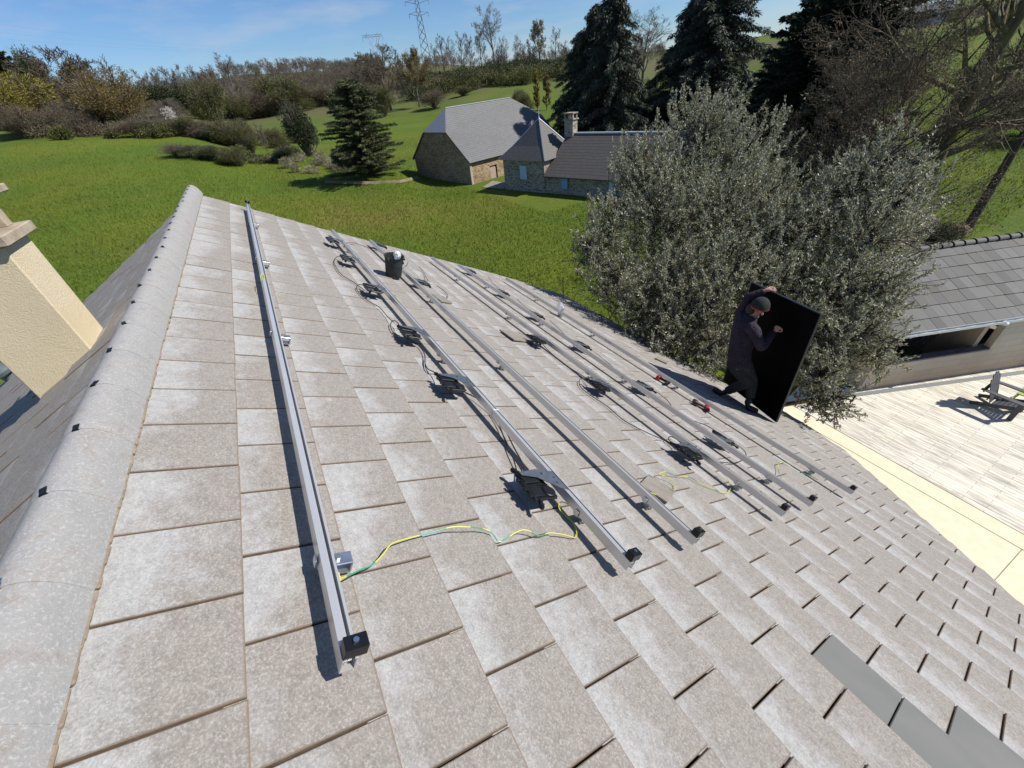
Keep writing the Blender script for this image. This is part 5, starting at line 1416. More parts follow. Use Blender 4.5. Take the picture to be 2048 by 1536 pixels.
def p_bush(seed, mat, n=5200, stems=26, hgt=1.0, wide=.62, lf=.5, lw=.16, top=10.0, skinny=False, twig=M['bark_brown']):
    """rounded shrub, 10 m tall as a prototype"""
    rg = np.random.default_rng(seed); S_ = []; LP_, LD = [], []
    lumps = [(rg.normal(0, 1, 3) * np.array([2.2 * wide, 2.2 * wide, 1.6]) + np.array([0, 0, 5.6]), rg.uniform(1.8, 3.1)) for _ in range(11)]
    for (c, r_) in lumps:
        c[2] = min(max(c[2], 2.6), 9.8 - r_ * .9)
        m_ = n // 11; d = rg.normal(0, 1, (m_, 3)); d /= np.linalg.norm(d, axis=1)[:, None]; q = r_ * (rg.random(m_) ** .30)[:, None] * (1 + .16 * np.sin(d[:, :1] * 7 + c[0]) + .12 * np.sin(d[:, 2:3] * 9))
        P = c + d * q * np.array([wide * 1.5, wide * 1.5, 1.0]); P = P[P[:, 2] > .15]; LP_.append(P); LD.append((P - c) * .5 + np.array([0, 0, .5]))
        for k in range(26):
            d1 = unit(rg.normal(0, 1, 3) + np.array([0, 0, .7])); a1 = c + d1 * r_ * np.array([wide * 1.2, wide * 1.2, .8]); a2 = a1 + (d1 * .8 + np.array([0, 0, .6])) * rg.uniform(.5, 1.5)
            S_.append((*c, *a1, .05, .03, 1)); S_.append((*a1, *a2, .03, .012, 1))
        for k in range(3):
            e = c + rg.normal(0, r_ * .4, 3); m0 = np.array([rg.normal(0, .15), rg.normal(0, .15), 0]); md_ = e * .45 + rg.normal(0, .3, 3)
            S_ += [(*m0, *md_, .12, .08, 1), (*md_, *e, .08, .03, 1)]
    P = np.concatenate(LP_); D = np.concatenate(LD)
    return [('stems', me_of(*tubes(np.array(S_), 5), twig, 'stems')), ('leaves', me_of(*leaves(rg, P, D, lf, lw, .8), mat, 'leaves'))]
def plant(name, pr, loc, hgt, wide=1.0, rz=0.0, label='', cat='tree', group=None, tiny=False, lean=0.0):
    r = empty(name, loc); r.rotation_euler = (lean, 0, rz); s = hgt / 10.0; r.scale = (s * wide, s * wide, s)
    for nm, me in pr:
        o = bpy.data.objects.new(nm, me); COL.objects.link(o); o.parent = r
    tag(r, label, cat, group); return r
def height_to(loc, top_y_px, base_px):
    """real height of a thing at loc whose top is seen at picture height top_y_px: find z above loc"""
    lo_, hi = loc[2], loc[2] + 80
    for _ in range(40):
        m_ = (lo_ + hi) / 2; c = RC @ (np.array([loc[0], loc[1], m_]) - EYE); y = 768 + FPX * c[1] / c[2]
        if y < top_y_px: hi = m_
        else: lo_ = m_
    return m_ - loc[2]
PR = {
 'budbush': lambda: p_bush(77, M['leaf_bud'], 15000, lf=.34, lw=.035, wide=.8, twig=M['twig_warm']),
 'bare1': lambda: p_bare(11, 1.0), 'bare2': lambda: p_bare(12, .85, M['bark_grey']), 'bare3': lambda: p_bare(13, 1.15, M['bark_brown'], first=.15),
 'oak': lambda: p_bare(21, 1.35, M['twig_warm'], rt=.024, lv=5, nb=(11, 7, 6, 4), first=.15, ang=(58, 48, 42, 40)),
 'tall': lambda: p_bare(31, .85, M['bark_grey'], nb=(11, 7, 5, 4), first=.38, ang=(42, 38, 36, 36), narrow=1.15, rt=.011),
 'slim': lambda: p_bare(32, .62, M['bark_grey'], nb=(12, 6, 5, 4), first=.3, ang=(38, 36, 36, 36), narrow=1.1, rt=.010, budmat=M['leaf_pale'], nbud=900, bl=.12),
 'bud': lambda: p_bare(41, 1.1, M['bark_brown'], first=.08, nb=(12, 7, 6, 4), ang=(52, 46, 42, 40), budmat=M['leaf_bud'], nbud=9000, bl=.17),
 'olive': lambda: p_bare(42, .9, M['bark_brown'], first=.1, budmat=M['leaf_olive'], nbud=7000, bl=.18),
 'pale': lambda: p_bare(43, .85, M['bark_grey'], nb=(14, 6, 5, 4), first=.15, ang=(38, 34, 34, 34), budmat=M['leaf_pale'], nbud=3800, bl=.22),
 'ygreen': lambda: p_bare(44, .36, M['bark_brown'], nb=(16, 6, 5, 3), first=.06, ang=(24, 28, 30, 30), budmat=M['leaf_yellow'], nbud=5200, bl=.24),
 'ybrown': lambda: p_bare(45, .5, M['bark_brown'], nb=(15, 6, 5, 3), first=.06, ang=(30, 30, 30, 30), budmat=M['leaf_bud'], nbud=5200, bl=.24),
 'weep': lambda: p_bush(51, M['leaf_yellow'], 16000, lf=.5, lw=.06, wide=.75),
 'spruce': lambda: p_conifer(61, M['leaf_spruce'], 2.7, 150, .40, .60, .03, 1.3, 70, .24, .026, .72),
 'spruce2': lambda: p_conifer(62, M['leaf_spruce'], 2.5, 170, .35, .50, .02, 1.6, 75, .25, .024, .62),
 'fir': lambda: p_conifer(63, M['leaf_fir'], 3.5, 170, .10, .42, .02, .30, 90, .25, .028, .42),
 'cedar': lambda: p_conifer(64, M['leaf_conifer'], 4.0, 190, .02, .45, .06, .15, 110, .25, .045, .45),
 'dark': lambda: p_bush(71, M['leaf_dark'], 20000, lf=.30, lw=.075, wide=.55), 'dark2': lambda: p_bush(72, M['leaf_dark'], 17000, lf=.32, lw=.08, wide=.85),
 'olivebush': lambda: p_bush(73, M['leaf_olive'], 14000, lf=.36, lw=.06, wide=.75), 'brownbush': lambda: p_bush(74, M['leaf_brown'], 15000, lf=.5, lw=.028, wide=.85),
 'greenbush': lambda: p_bush(75, M['leaf_fir'], 15000, lf=.34, lw=.06, wide=.8), 'blossom': lambda: p_bush(76, M['blossom'], 3000, lf=.5, lw=.16, wide=.6)}
def tree(name, key, x, yb, r, ytop, lab, cat='tree', wide=1.0, grp=None, rz=None):
    loc = ground_at(x, r, yb); h = height_to(loc, ytop, yb)
    return plant(name, proto(key, PR[key]), loc, h, wide, (x * 1.7) % 6.28 if rz is None else rz, lab, cat, grp)
GL = 'trees along the left edge of the meadow'; GH = 'bare trees on the skyline of the hill'; GC = 'conifers behind the farm'
tree('willow_tree', 'weep', 14, 200, 118, 128, 'yellow-leaved willow cut by the left picture edge', wide=1.25, grp=GL)
tree('evergreen_tree', 'cedar', 18, 160, 150, 92, 'dark evergreen rising behind the yellow willow', wide=.7, grp=GL)
tree('evergreen_tree', 'dark', 70, 160, 140, 100, 'dark pointed evergreen just right of the yellow willow', wide=.8, grp=GL)
tree('oak_tree', 'oak', 160, 200, 124, 84, 'large bare oak reaching into the sky at left', wide=1.5, grp=GL)
tree('oak_tree', 'bare3', 100, 200, 142, 112, 'bare tangled tree between dark evergreens and large bare oak', wide=1.3, grp=GL)
tree('budding_tree', 'budbush', 236, 220, 114, 140, 'round orange-brown budding tree at the meadow edge', wide=1.35, grp=GL)
tree('budding_tree', 'olive', 190, 200, 128, 122, 'olive budding tree behind the round orange-brown one', wide=1.3, grp=GL)
tree('bare_tree', 'bare1', 60, 210, 120, 178, 'low grey bare tree under the dark pointed evergreen', wide=1.8, grp=GL)
tree('shrub', 'brownbush', 100, 235, 112, 216, 'wide brown shrub below the large bare oak', 'shrub', 1.6)
tree('shrub', 'brownbush', 160, 240, 110, 222, 'brown shrub left of the orange-brown tree foot', 'shrub', 1.5)
tree('shrub', 'dark2', 196, 240, 113, 212, 'dark shrub at the foot of the orange-brown tree', 'shrub', 1.1)
tree('shrub', 'brownbush', 20, 235, 112, 205, 'brown shrub at the far left under the yellow willow', 'shrub', 1.6)
for i_, (x, yt, r) in enumerate(((262, 142, 230), (290, 136, 240), (318, 132, 250), (345, 130, 255), (372, 128, 250), (398, 128, 260), (424, 132, 250))):
    tree('bare_tree', ('bare1', 'bare2', 'bare3')[i_ % 3], x, 180, r, yt, ['first', 'second', 'third', 'fourth', 'fifth', 'sixth', 'seventh'][i_] + ' bare tree from the left in the row behind the dark round shrubs', wide=1.1, grp='row of bare trees left of the wooded hill')
tree('shrub', 'dark2', 312, 185, 190, 163, 'larger dark green shrub in the far field, left one', 'shrub', 1.9, 'two dark shrubs in the far field')
tree('shrub', 'dark2', 380, 182, 190, 162, 'smaller dark green shrub in the far field, right one', 'shrub', 1.2, 'two dark shrubs in the far field')
tree('birch_tree', 'slim', 449, 140, 250, 104, 'slender pale birch standing out on the skyline', wide=1.1)
tree('shrub', 'olivebush', 414, 200, 130, 160, 'yellow-green budding shrub before the wooded hill', 'shrub', .9)
tree('blossom_shrub', 'blossom', 340, 232, 112, 216, 'small white blossoming shrub in the hedge', 'shrub', .7)
HB = [(262, 246, 'brownbush', 230), (290, 248, 'greenbush', 236), (318, 250, 'brownbush', 232), (352, 255, 'brownbush', 233), (380, 262, 'olivebush', 228), (408, 266, 'brownbush', 235), (430, 268, 'dark2', 243), (455, 270, 'olivebush', 236), (480, 268, 'brownbush', 245)]
for i_, (x, yb, key, yt) in enumerate(HB):
    tree('hedge_shrub', key, x, yb, 104 - i_ * .6, yt + 5, ['first', 'second', 'third', 'fourth', 'fifth', 'sixth', 'seventh', 'eighth', 'ninth'][i_] + ' shrub from the left in the hedge closing the meadow', 'shrub', 1.9, 'shrubs of the hedge at the meadow edge')
# overgrown island in the meadow
for i_, (x, yb, yt, key, w_, lab) in enumerate(((345, 296, 279, 'brownbush', 2.2, 'grey-brown bramble heap at the left of the meadow island'), (375, 300, 283, 'greenbush', 2.6, 'low green bramble in the middle of the meadow island'), (410, 300, 284, 'greenbush', 2.4, 'low green bramble at the right of the meadow island'), (455, 300, 287, 'olivebush', 2.0, 'low olive tuft between meadow island and bare shrubs'))):
    tree('bramble', key, x, yb, 78 - i_ * 1.5, yt + 7, lab, 'bramble', w_)
tree('bare_shrub', 'olivebush', 505, 300, 90, 246, 'yellow-green airy shrub left of the leaning stump', 'shrub', .9)
tree('dead_tree', 'bare2', 533, 300, 84, 243, 'short dark leaning stump tree before the evergreen bush', 'tree', .6)
tree('bare_shrub', 'olivebush', 560, 300, 85, 256, 'yellow-green airy shrub left of the evergreen bush', 'shrub', .8)
tree('shrub', 'dark2', 565, 300, 76, 291, 'small dark mound left of the evergreen bush', 'shrub', 1.8)
tree('evergreen_bush', 'dark', 614, 305, 80, 203, 'tall dark leathery evergreen bush in the meadow', 'bush', .98)
tree('fir_tree', 'fir', 738, 335, 57, 158, 'broad dark green conifer left of the barn', 'tree', 1.15)
tree('shrub', 'dark2', 690, 315, 62, 290, 'dark low shrub at the left foot of the broad conifer', 'shrub', 1.3)
tree('shrub', 'olivebush', 768, 215, 150, 172, 'light olive shrub behind the broad conifer', 'shrub', 1.2)
# trees around the foot of the hill behind the barn
tree('bare_tree', 'oak', 780, 210, 165, 84, 'large grey bare tree between conifer and pylon foot', wide=1.25, grp='bare trees behind the barn')
tree('bare_tree', 'bud', 838, 205, 160, 92, 'brownish bare tree directly under the tall pylon', wide=.85, grp='bare trees behind the barn')
tree('bare_tree', 'bare2', 735, 200, 175, 118, 'smaller grey bare tree left of the large one', wide=1.0, grp='bare trees behind the barn')
tree('bare_tree', 'bud', 724, 120, 330, 106, 'small round brown tree below the short pylon', wide=1.6)
for i_, (x, yt, key, w_) in enumerate(((560, 152, 'olivebush', 1.8), (605, 172, 'brownbush', 1.9), (645, 170, 'brownbush', 2.0), (680, 178, 'olivebush', 1.9), (715, 180, 'brownbush', 1.8), (470, 190, 'olivebush', 1.6), (512, 186, 'brownbush', 1.9), (868, 178, 'brownbush', 1.8), (900, 150, 'dark2', 2.2), (935, 152, 'greenbush', 2.2), (965, 156, 'olivebush', 2.2), (1000, 152, 'brownbush', 2.4), (925, 172, 'olivebush', 2.4), (880, 152, 'brownbush', 2.0), (1040, 150, 'greenbush', 2.2), (1035, 180, 'olivebush', 1.0), (1130, 150, 'dark2', 2.2), (1160, 142, 'brownbush', 2.2))):
    tree('hillside_shrub', key, x, yt + 20, [218, 222, 220, 216, 212, 214, 218, 150, 205, 200, 190, 212, 170, 190, 205, 120, 200, 215][i_], yt, [
        'olive scrub bush below the left half of the wooded hill', 'brown scrub bush above the tall evergreen bush', 'wide brown scrub bush above and right of the evergreen bush', 'pale olive scrub bush left of the broad conifer top',
        'brown scrub bush behind the broad conifer top', 'olive scrub bush at the left foot of the wooded hill', 'brown scrub bush at the middle foot of the wooded hill', 'brown scrub bush left above the barn roof',
        'dark scrub bush on the slope above the barn roof end', 'green scrub bush above the barn ridge', 'olive scrub bush above the middle of the barn ridge', 'brown scrub bush under the tallest skyline tree', 'lower olive scrub bush just above the barn ridge',
        'brown scrub bush beside the dark one above the barn', 'green scrub bush left of the pale round-topped tree', 'grey-olive bush above the right end of the barn', 'dark scrub bush left of the ragged spruce', 'brown scrub bush touching the ragged spruce'][i_], 'shrub', w_, 'scrub bushes on the slope beyond the farm')
SK = [(888, 66, 'slim', .9), (905, 70, 'tall', .8), (922, 62, 'slim', .9), (940, 64, 'bare2', .8), (962, 42, 'bare2', .8), (990, 4, 'tall', 1.05), (1012, 70, 'tall', .8), (1035, 68, 'tall', .8), (1048, 86, 'bare1', .9), (1080, 36, 'pale', 1.0), (1110, 52, 'slim', .9), (1130, 80, 'bare2', .9), (870, 86, 'slim', .9), (1062, 92, 'bare3', .9), (1002, 88, 'bare3', 1.0)]
for i_, (x, yt, key, w_) in enumerate(SK):
    tree('bare_tree', key, x, 130, 225 + (i_ * 37) % 30, yt, ['slender bare', 'thin bare', 'pale slender', 'small bare', 'crooked bare', 'tallest bare', 'medium bare', 'bare fan-shaped', 'stubby bare', 'pale round-topped', 'slim bare', 'bushy bare', 'low thin', 'low bare', 'low spreading'][i_] + ' tree on the skyline ridge behind the barn', wide=w_, grp=GH)
tree('poplar_tree', 'ygreen', 1075, 190, 112, 138, 'narrow yellow-green poplar behind the tower roof', wide=.9)
tree('poplar_tree', 'ybrown', 1093, 190, 118, 150, 'narrow golden-brown tree right of the yellow-green poplar', wide=1.1)
tree('shrub', 'olivebush', 1052, 215, 108, 186, 'grey-green round shrub left of the yellow-green poplar', 'shrub', 1.0)
# big conifers
tree('spruce_tree', 'spruce', 1186, 255, 63, 6, 'tall ragged spruce with a leaning left crown behind the chimney', wide=1.2, grp=GC)
tree('spruce_tree', 'spruce2', 1222, 250, 60, -38, 'tallest dark spruce behind the farmhouse chimney', wide=1.05, grp=GC)
tree('spruce_tree', 'spruce', 1160, 255, 66, 60, 'lower ragged spruce left of the tall pair', wide=1.3, grp=GC)
tree('spruce_tree', 'spruce2', 1402, 240, 70, -75, 'huge weeping spruce left of the silver tree top', wide=1.75, grp=GC)
tree('spruce_tree', 'spruce2', 1362, 245, 76, -10, 'second weeping spruce overlapping the huge one', wide=1.45, grp=GC)
tree('bare_tree', 'tall', 1282, 190, 120, 14, 'bare fan-shaped tree between the two groups of spruces', wide=1.5)
for i_, (x, yt, key, w_, r) in enumerate(((1170, 200, 'dark', 1.2, 80), (1205, 196, 'spruce', 1.4, 78), (1245, 190, 'dark', 1.3, 76), (1280, 195, 'dark', 1.4, 74), (1318, 180, 'spruce2', 1.6, 72), (1345, 175, 'dark', 1.4, 70), (1290, 160, 'dark', 1.3, 88), (1240, 150, 'dark', 1.3, 92))):
    tree('evergreen_tree', key, x, 262, r, yt, ['first', 'second', 'third', 'fourth', 'fifth', 'sixth', 'taller right-hand', 'taller left-hand'][i_] + ' low dark evergreen from the left behind the farmhouse roof', wide=w_, grp='dark evergreens behind the farmhouse')
tree('cedar_tree', 'cedar', 1598, 330, 40, -62, 'massive near-black cedar above the silver tree', wide=1.0)
tree('evergreen_tree', 'cedar', 1560, 330, 43, -10, 'dark conifer crown merging with the left of the cedar', wide=.75)
tree('evergreen_tree', 'dark', 1632, 330, 42, -20, 'dark evergreen crown filling the right of the cedar', wide=.8)
tree('evergreen_tree', 'dark2', 1560, 330, 42, 110, 'dark lower evergreen mass under the cedar', wide=.62)
tree('shrub', 'brownbush', 1492, 110, 150, 82, 'bare brown shrub on the green rise between spruce and cedar', 'shrub', 1.0)
# ================================================================== SILVER-LEAVED TREES BESIDE THE TERRACE
def silver_tree(name, lumps, base, seed, label, wood_r=.11, k_tw=92, nleaf=108):
    rg = np.random.default_rng(seed); base = np.array(base, float); S_, Pq, Dq = [], [], []
    root = tag(empty(name, base), label, 'tree')
    cs = [(EYE + ray(x, y) * d * .735, R_ * .735) for x, y, d, R_ in lumps]
    allc = np.mean([c for c, _ in cs], 0)
    stems = [base + np.array([rg.normal(0, .15), rg.normal(0, .15), 0]) for _ in range(5)]
    for q, (c, R_) in enumerate(cs):
        b0 = stems[q % 5]; m1 = b0 + (c - b0) * .45 + np.array([rg.normal(0, .25), rg.normal(0, .25), .4]); P = catmull([b0, m1, c], 6)
        rr_ = np.linspace(wood_r * (.6 + .25 * R_ / 2), .035, len(P))
        for i in range(len(P) - 1): S_.append((*P[i], *P[i + 1], rr_[i], rr_[i + 1], 0))
        nb_ = int(16 + 8 * R_)
        hubs = []
        for k in range(nb_):
            d = unit(rg.normal(0, 1, 3) + np.array([0, 0, .35])); e = c + d * R_ * rg.uniform(.45, .8); mm = (c + e) / 2 + rg.normal(0, .1, 3)
            S_.append((*c, *mm, .024, .016, 1)); S_.append((*mm, *e, .016, .008, 1)); hubs.append(e); hubs.append(mm)
        hubs = np.array(hubs); nt_ = int(k_tw * (R_ / .735) ** 2 + 20)
        for k in range(nt_):
            d = unit(rg.normal(0, 1, 3)); lumpy = 1 + .16 * math.sin(d[0] * 6 + q * 2.1) + .14 * math.sin(d[1] * 8 + q) + .10 * math.sin(d[2] * 11)
            tip = c + d * R_ * lumpy * (rg.random() ** .26) * 1.06
            if tip[2] < .25: continue
            out = unit(d * .8 + np.array([0, 0, .75]) + rg.normal(0, .3, 3)); L = rg.uniform(.36, .75)
            b1 = tip - out * L; bend = rg.normal(0, .08, 3); pts = [b1, b1 + out * L * .5 + bend, tip + bend * .3 + np.array([0, 0, -.06 * L])]
            S_.append((*pts[0], *pts[1], .0065, .0045, 2)); S_.append((*pts[1], *pts[2], .0045, .0025, 2))
            h = hubs[np.argmin(((hubs - b1) ** 2).sum(1))]
            if rg.random() < .22: S_.append((*h, *b1, .009, .006, 2))
            n = int(nleaf * 1.2 * L * rg.uniform(.6, 1.4)); f = rg.random(n) * 2; ii = np.minimum(f.astype(int), 1); A_ = np.array(pts)
            Pq.append(A_[ii] + (A_[ii + 1] - A_[ii]) * (f - ii)[:, None] + rg.normal(0, .012, (n, 3))); Dq.append(np.tile(out * .9, (n, 1)))
    S_ = np.array(S_); P = np.concatenate(Pq); D = np.concatenate(Dq)
    off = -base
    for nm, v_, f_, mt in (('trunk', *tubes(S_[S_[:, 8] == 0], 7), M['bark']), ('twigs', *tubes(S_[S_[:, 8] > 0], 3), M['bark'])):
        o = npmesh(nm, v_, f_, mt, root, world=True, smooth=(nm == 'trunk'))
    v_, f_ = leaves(rg, P, D, .060, .0098, .55)
    npmesh('leaves', v_, f_, M['leaf_silver'], root, world=True)
    return root
silver_tree('silver_tree', [(1400, 268, 17.6, 1.55), (1300, 350, 16.2, 1.5), (1480, 320, 17.3, 1.65), (1418, 226, 18.2, .9), (1225, 450, 14.6, 1.15), (1180, 490, 14.0, .75), (1340, 440, 15, 1.9), (1450, 440, 15.4, 2.0), (1545, 400, 16.2, 1.35),
  (1225, 545, 13.2, .95), (1290, 590, 12.6, 1.1), (1350, 560, 13, 1.5), (1430, 600, 12.8, 1.5), (1500, 550, 13.6, 1.7), (1330, 650, 11.9, .8), (1420, 690, 11.6, .9), (1390, 620, 12.2, 1.1), (1270, 320, 17, .9), (1560, 480, 14.6, 1.2), (1580, 560, 13.6, 1.1)],
  (7.1, -8.9, -.05), 81, 'large silver-leaved tree rising behind the eave of the roof')
silver_tree('silver_tree', [(1770, 320, 16.4, 1.05), (1705, 380, 15.8, 1.3), (1800, 400, 15.6, 1.0), (1640, 455, 14.8, 1.3), (1740, 480, 14.6, 1.45), (1610, 560, 13.8, 1.1), (1690, 580, 13.4, 1.35), (1765, 580, 13.4, .8), (1655, 670, 12.3, 1.0),
  (1720, 665, 12.6, .8), (1645, 745, 11.6, .72), (1600, 700, 11.9, .7), (1668, 792, 11.3, .42), (1770, 690, 12.9, .45), (1580, 640, 12.4, .7), (1820, 330, 16.8, .6)],
  (5.3, -9.4, -.05), 82, 'smaller silver-leaved tree hanging over the corner of the outbuilding')

# ================================================================== BARE TREES AND TRUNKS AT THE RIGHT
def big_bare(name, base, H, r0, seed, label, nb=(9, 7, 6, 4), first=.35, ang=(62, 50, 44, 40), budmat=None, nbud=0, bl=.10, wob=.16, mat=None, spread=.75, cat='tree', rt=.006, lean=0):
    rg = np.random.default_rng(seed); S_, T_ = skeleton(rg, H, r0, 5, nb, (spread, .56, .56, .55), ang, .06, first, True, wob, 5)
    r = tag(empty(name, base), label, cat); r.rotation_euler = (0, lean, seed * 1.3)
    lo_ = S_[S_[:, 8] <= 1]; lo_[:, 6:8] = np.maximum(lo_[:, 6:8], .02)
    npmesh('trunk', *tubes(lo_, 9), mat or M['bark'], r, smooth=True); npmesh('twigs', *tubes(S_[S_[:, 8] > 1], 3, rt), M['twig_warm'], r)
    if budmat:
        hi = S_[S_[:, 8] > 1]; q = hi[rg.integers(0, len(hi), nbud)]; t = rg.random((nbud, 1)); P = q[:, :3] * (1 - t) + q[:, 3:6] * t + rg.normal(0, .08, (nbud, 3))
        npmesh('leaves', *leaves(rg, P, q[:, 3:6] - q[:, :3], bl, bl * .28, .9), budmat, r)
    return r
g_ = lambda x, y, r: ground_at(x, r, y)
big_bare('oak_tree', g_(1800, 340, 27), 12.0, .20, 91, 'brown twiggy tree with clinging dry leaves between cedar and mossy trunks', first=.12, nb=(15, 8, 6, 4), ang=(56, 48, 42, 40), budmat=M['leaf_brown'], nbud=14000, bl=.08, spread=.66)
big_bare('oak_tree', g_(1728, 330, 28), 9.8, .16, 95, 'second brown twiggy tree overlapping the dark cedar', first=.12, nb=(14, 8, 6, 4), ang=(56, 48, 42, 40), budmat=M['leaf_brown'], nbud=10000, bl=.08, spread=.6)
M['moss_bark'] = simple('mossy_bark', (.20, .18, .06), (.055, .048, .034), 1.6, .95, 0, .6, .05, stretch=(2, 2, .6), detail=7)
big_bare('oak_tree', g_(1838, 300, 40), 19, .42, 92, 'tall straight mossy trunk, the left of the two big bare trunks', first=.30, nb=(12, 6, 5, 4), mat=M['moss_bark'], spread=.42, wob=.11)
big_bare('oak_tree', g_(1858, 350, 32), 17, .50, 93, 'thick mossy forked trunk, the right of the two big bare trunks', first=.28, nb=(12, 7, 5, 4), mat=M['moss_bark'], spread=.52, wob=.14)
big_bare('bare_tree', g_(1929, 466, 33.4), 15, .23, 94, 'slender straight trunk rising from a rooty mound behind the outbuilding', first=.5, nb=(8, 5, 4, 3), spread=.30, mat=M['pole'], wob=.03)
mnd = g_(1905, 478, 32.3)
r_ = plant('root_mound', proto('dark2', PR['dark2']), mnd + np.array([.4, .9, -.2]), 1.0, 2.2, .5, 'dark ivy mound at the foot of the slender trunk', 'mound')
o = crumple(mnd + np.array([0, -.1, .25]), (.5, .6, .45), 17, pinch=0).build('root_plate', M['dirt']); tag(o, 'pale broken root plate beside the ivy mound', 'root plate')
for i_, (x, y, r, h, key, lab) in enumerate(((1990, 290, 62, 3.2, 'brownbush', 'brown bush on the grass rise between the right-hand trunks'), (2030, 330, 55, 2.2, 'dark2', 'dark bush at the right picture edge on the grass rise'), (1560, 300, 60, 3, 'dark2', 'dark undergrowth below the cedar'), (1640, 320, 45, 3, 'brownbush', 'brown undergrowth below the twiggy tree'), (1560, 380, 24, 3.4, 'brownbush', 'brown thicket behind the two silver trees'))):
    plant('shrub', proto(key, PR[key]), g_(x, y, r), h, 2.0, i_, lab, 'shrub')
plant('magnolia', proto('olivebush', PR['olivebush']), g_(1553, 330, 22), 5.6, .32, .3, 'slim yellow-leaved shrub with a few pink blossoms between silver trees', 'shrub')

# ================================================================== FAR THINGS
def lattice(name, base, H, w0, w1, seed, lab, arms, head='mast'):
    r = tag(empty(name, base), lab, 'pylon'); mb = MB(); b = np.array(base, float)
    ax_ = unit(np.array([base[0], base[1], 0])); sx = np.array([-ax_[1], ax_[0], 0]); t_ = .13
    def Q(i, j, z, w): return b + sx * i * w + ax_ * j * w + np.array([0, 0, z])
    n = 9; zs = [H * (1 - (1 - k / n) ** 1.25) for k in range(n + 1)]; ws = [w0 + (w1 - w0) * min(1, z / (H * .95)) for z in zs]
    for i, j in ((-1, -1), (1, -1), (1, 1), (-1, 1)):
        mb.tube([Q(i, j, 0, w0), Q(i, j, H, w1)], t_ * 1.3, 4)
    for k in range(n):
        for (i, j), (i2, j2) in (((-1, -1), (1, -1)), ((1, -1), (1, 1)), ((1, 1), (-1, 1)), ((-1, 1), (-1, -1))):
            mb.tube([Q(i, j, zs[k], ws[k]), Q(i2, j2, zs[k + 1], ws[k + 1])], t_, 3); mb.tube([Q(i2, j2, zs[k], ws[k]), Q(i, j, zs[k + 1], ws[k + 1])], t_, 3)
    mb.build('tower', M['pylon'], r, world=True)
    for z, L in arms:
        mb = MB()
        for s_ in (-1, 1):
            e = b + sx * s_ * L + np.array([0, 0, z + .3]); mb.tube([Q(s_, -.5, z - 1.2, w1), e], t_, 3); mb.tube([Q(s_, .5, z + 1.4, w1), e], t_, 3); mb.tube([Q(s_, .5, z - 1.2, w1), e], t_, 3)
            mb.tube([e, e - [0, 0, 2.6]], .16, 4)
        mb.build('crossarm', M['pylon'], r, world=True)
    if head == 'cat':
        mb = MB(); hz = np.array([0, 0, 1.0])
        for j in (-.8, .8):
            mb.tube([b + sx * -w1 + ax_ * j + hz * H, b + sx * -7 + ax_ * j + hz * (H + 12), b + sx * -5 + ax_ * j + hz * (H + 15)], t_ * 1.2, 4)
            mb.tube([b + sx * w1 + ax_ * j + hz * H, b + sx * 7 + ax_ * j + hz * (H + 12), b + sx * 5 + ax_ * j + hz * (H + 15)], t_ * 1.2, 4)
            mb.tube([b + sx * -w1 + ax_ * j + hz * (H + 3), b + sx * -4.5 + ax_ * j + hz * (H + 12)], t_, 4); mb.tube([b + sx * w1 + ax_ * j + hz * (H + 3), b + sx * 4.5 + ax_ * j + hz * (H + 12)], t_, 4)
        for zz in (12, 13.6): mb.tube([b + sx * -10 + hz * (H + zz), b + sx * 10 + hz * (H + zz)], t_ * 1.3, 4)
        for k in range(10): mb.tube([b + sx * (-10 + 2 * k) + hz * (H + 12 + 1.6 * (k % 2)), b + sx * (-8 + 2 * k) + hz * (H + 13.6 - 1.6 * (k % 2))], t_, 3)
        for s_ in (-1, 0, 1): mb.tube([b + sx * s_ * 10 + hz * (H + 12), b + sx * s_ * 10 + hz * (H + 9)], .16, 4)
        mb.build('head_frame', M['pylon'], r, world=True)
    return r
p1 = ground_at(843, 430, 60); lattice('pylon', p1, 44, 3.6, 1.0, 1, 'tall lattice pylon leaving the top of the picture', [(31, 7.5), (38, 9), (43, 6)])
p2 = ground_at(751, 560, 100); h2 = height_to(p2, 66, 100); lattice('pylon', p2, h2 - 15, 2.6, .9, 2, 'smaller lattice pylon with wide flat head on the skyline', [], 'cat')
sxx = unit(np.array([-p2[1], p2[0], 0]))
for k, (x, y, off) in enumerate(((-300, 5, 10), (-300, 30, 0), (-300, 48, -10))):
    a = p2 + [0, 0, h2 - 6] + sxx * off; c = at_r(x, y, 300); P = [a + (c - a) * t + np.array([0, 0, -34 * t * (1 - t)]) for t in np.linspace(0, 1, 24)]
    tag(MB().tube(P, .016, 4).build('power_line', M['pylon']), ['upper', 'middle', 'lower'][k] + ' faint power line crossing the sky at left', 'power line', 'faint power lines')
wb = hit_ground(1855, 48, 120); dxy = unit(np.array([-wb[1], wb[0], 0])); dep = unit(np.array([wb[0], wb[1], 0]))
hs2 = tag(empty('far_house', wb), 'far white-walled house seen through the bare twigs', 'house')
MB().box(wb + [0, 0, 1.4], (9, 8, 3.0), (dxy, dep, UZ)).build('wall', M['white_wall'], hs2, world=True)
mb = MB(); mb.mesh([wb + dxy * i * 5 + dep * j * 4.6 + [0, 0, 2.8] for i in (-1, 1) for j in (-1, 1)] + [wb + dxy * i * 4.6 + [0, 0, 4.6] for i in (-1, 1)], [(0, 4, 5, 2), (1, 3, 5, 4), (0, 1, 4), (2, 5, 3), (0, 2, 3, 1)])
mb.build('roof', M['slate_barn'], hs2, world=True)
for i in (-3, 0, 3): MB().box(wb + dxy * i - dep * 4.03 + [0, 0, 1.6], (1.1, .06, 1.2), (dxy, dep, UZ)).build('window', M['dark_room'], hs2, world=True)
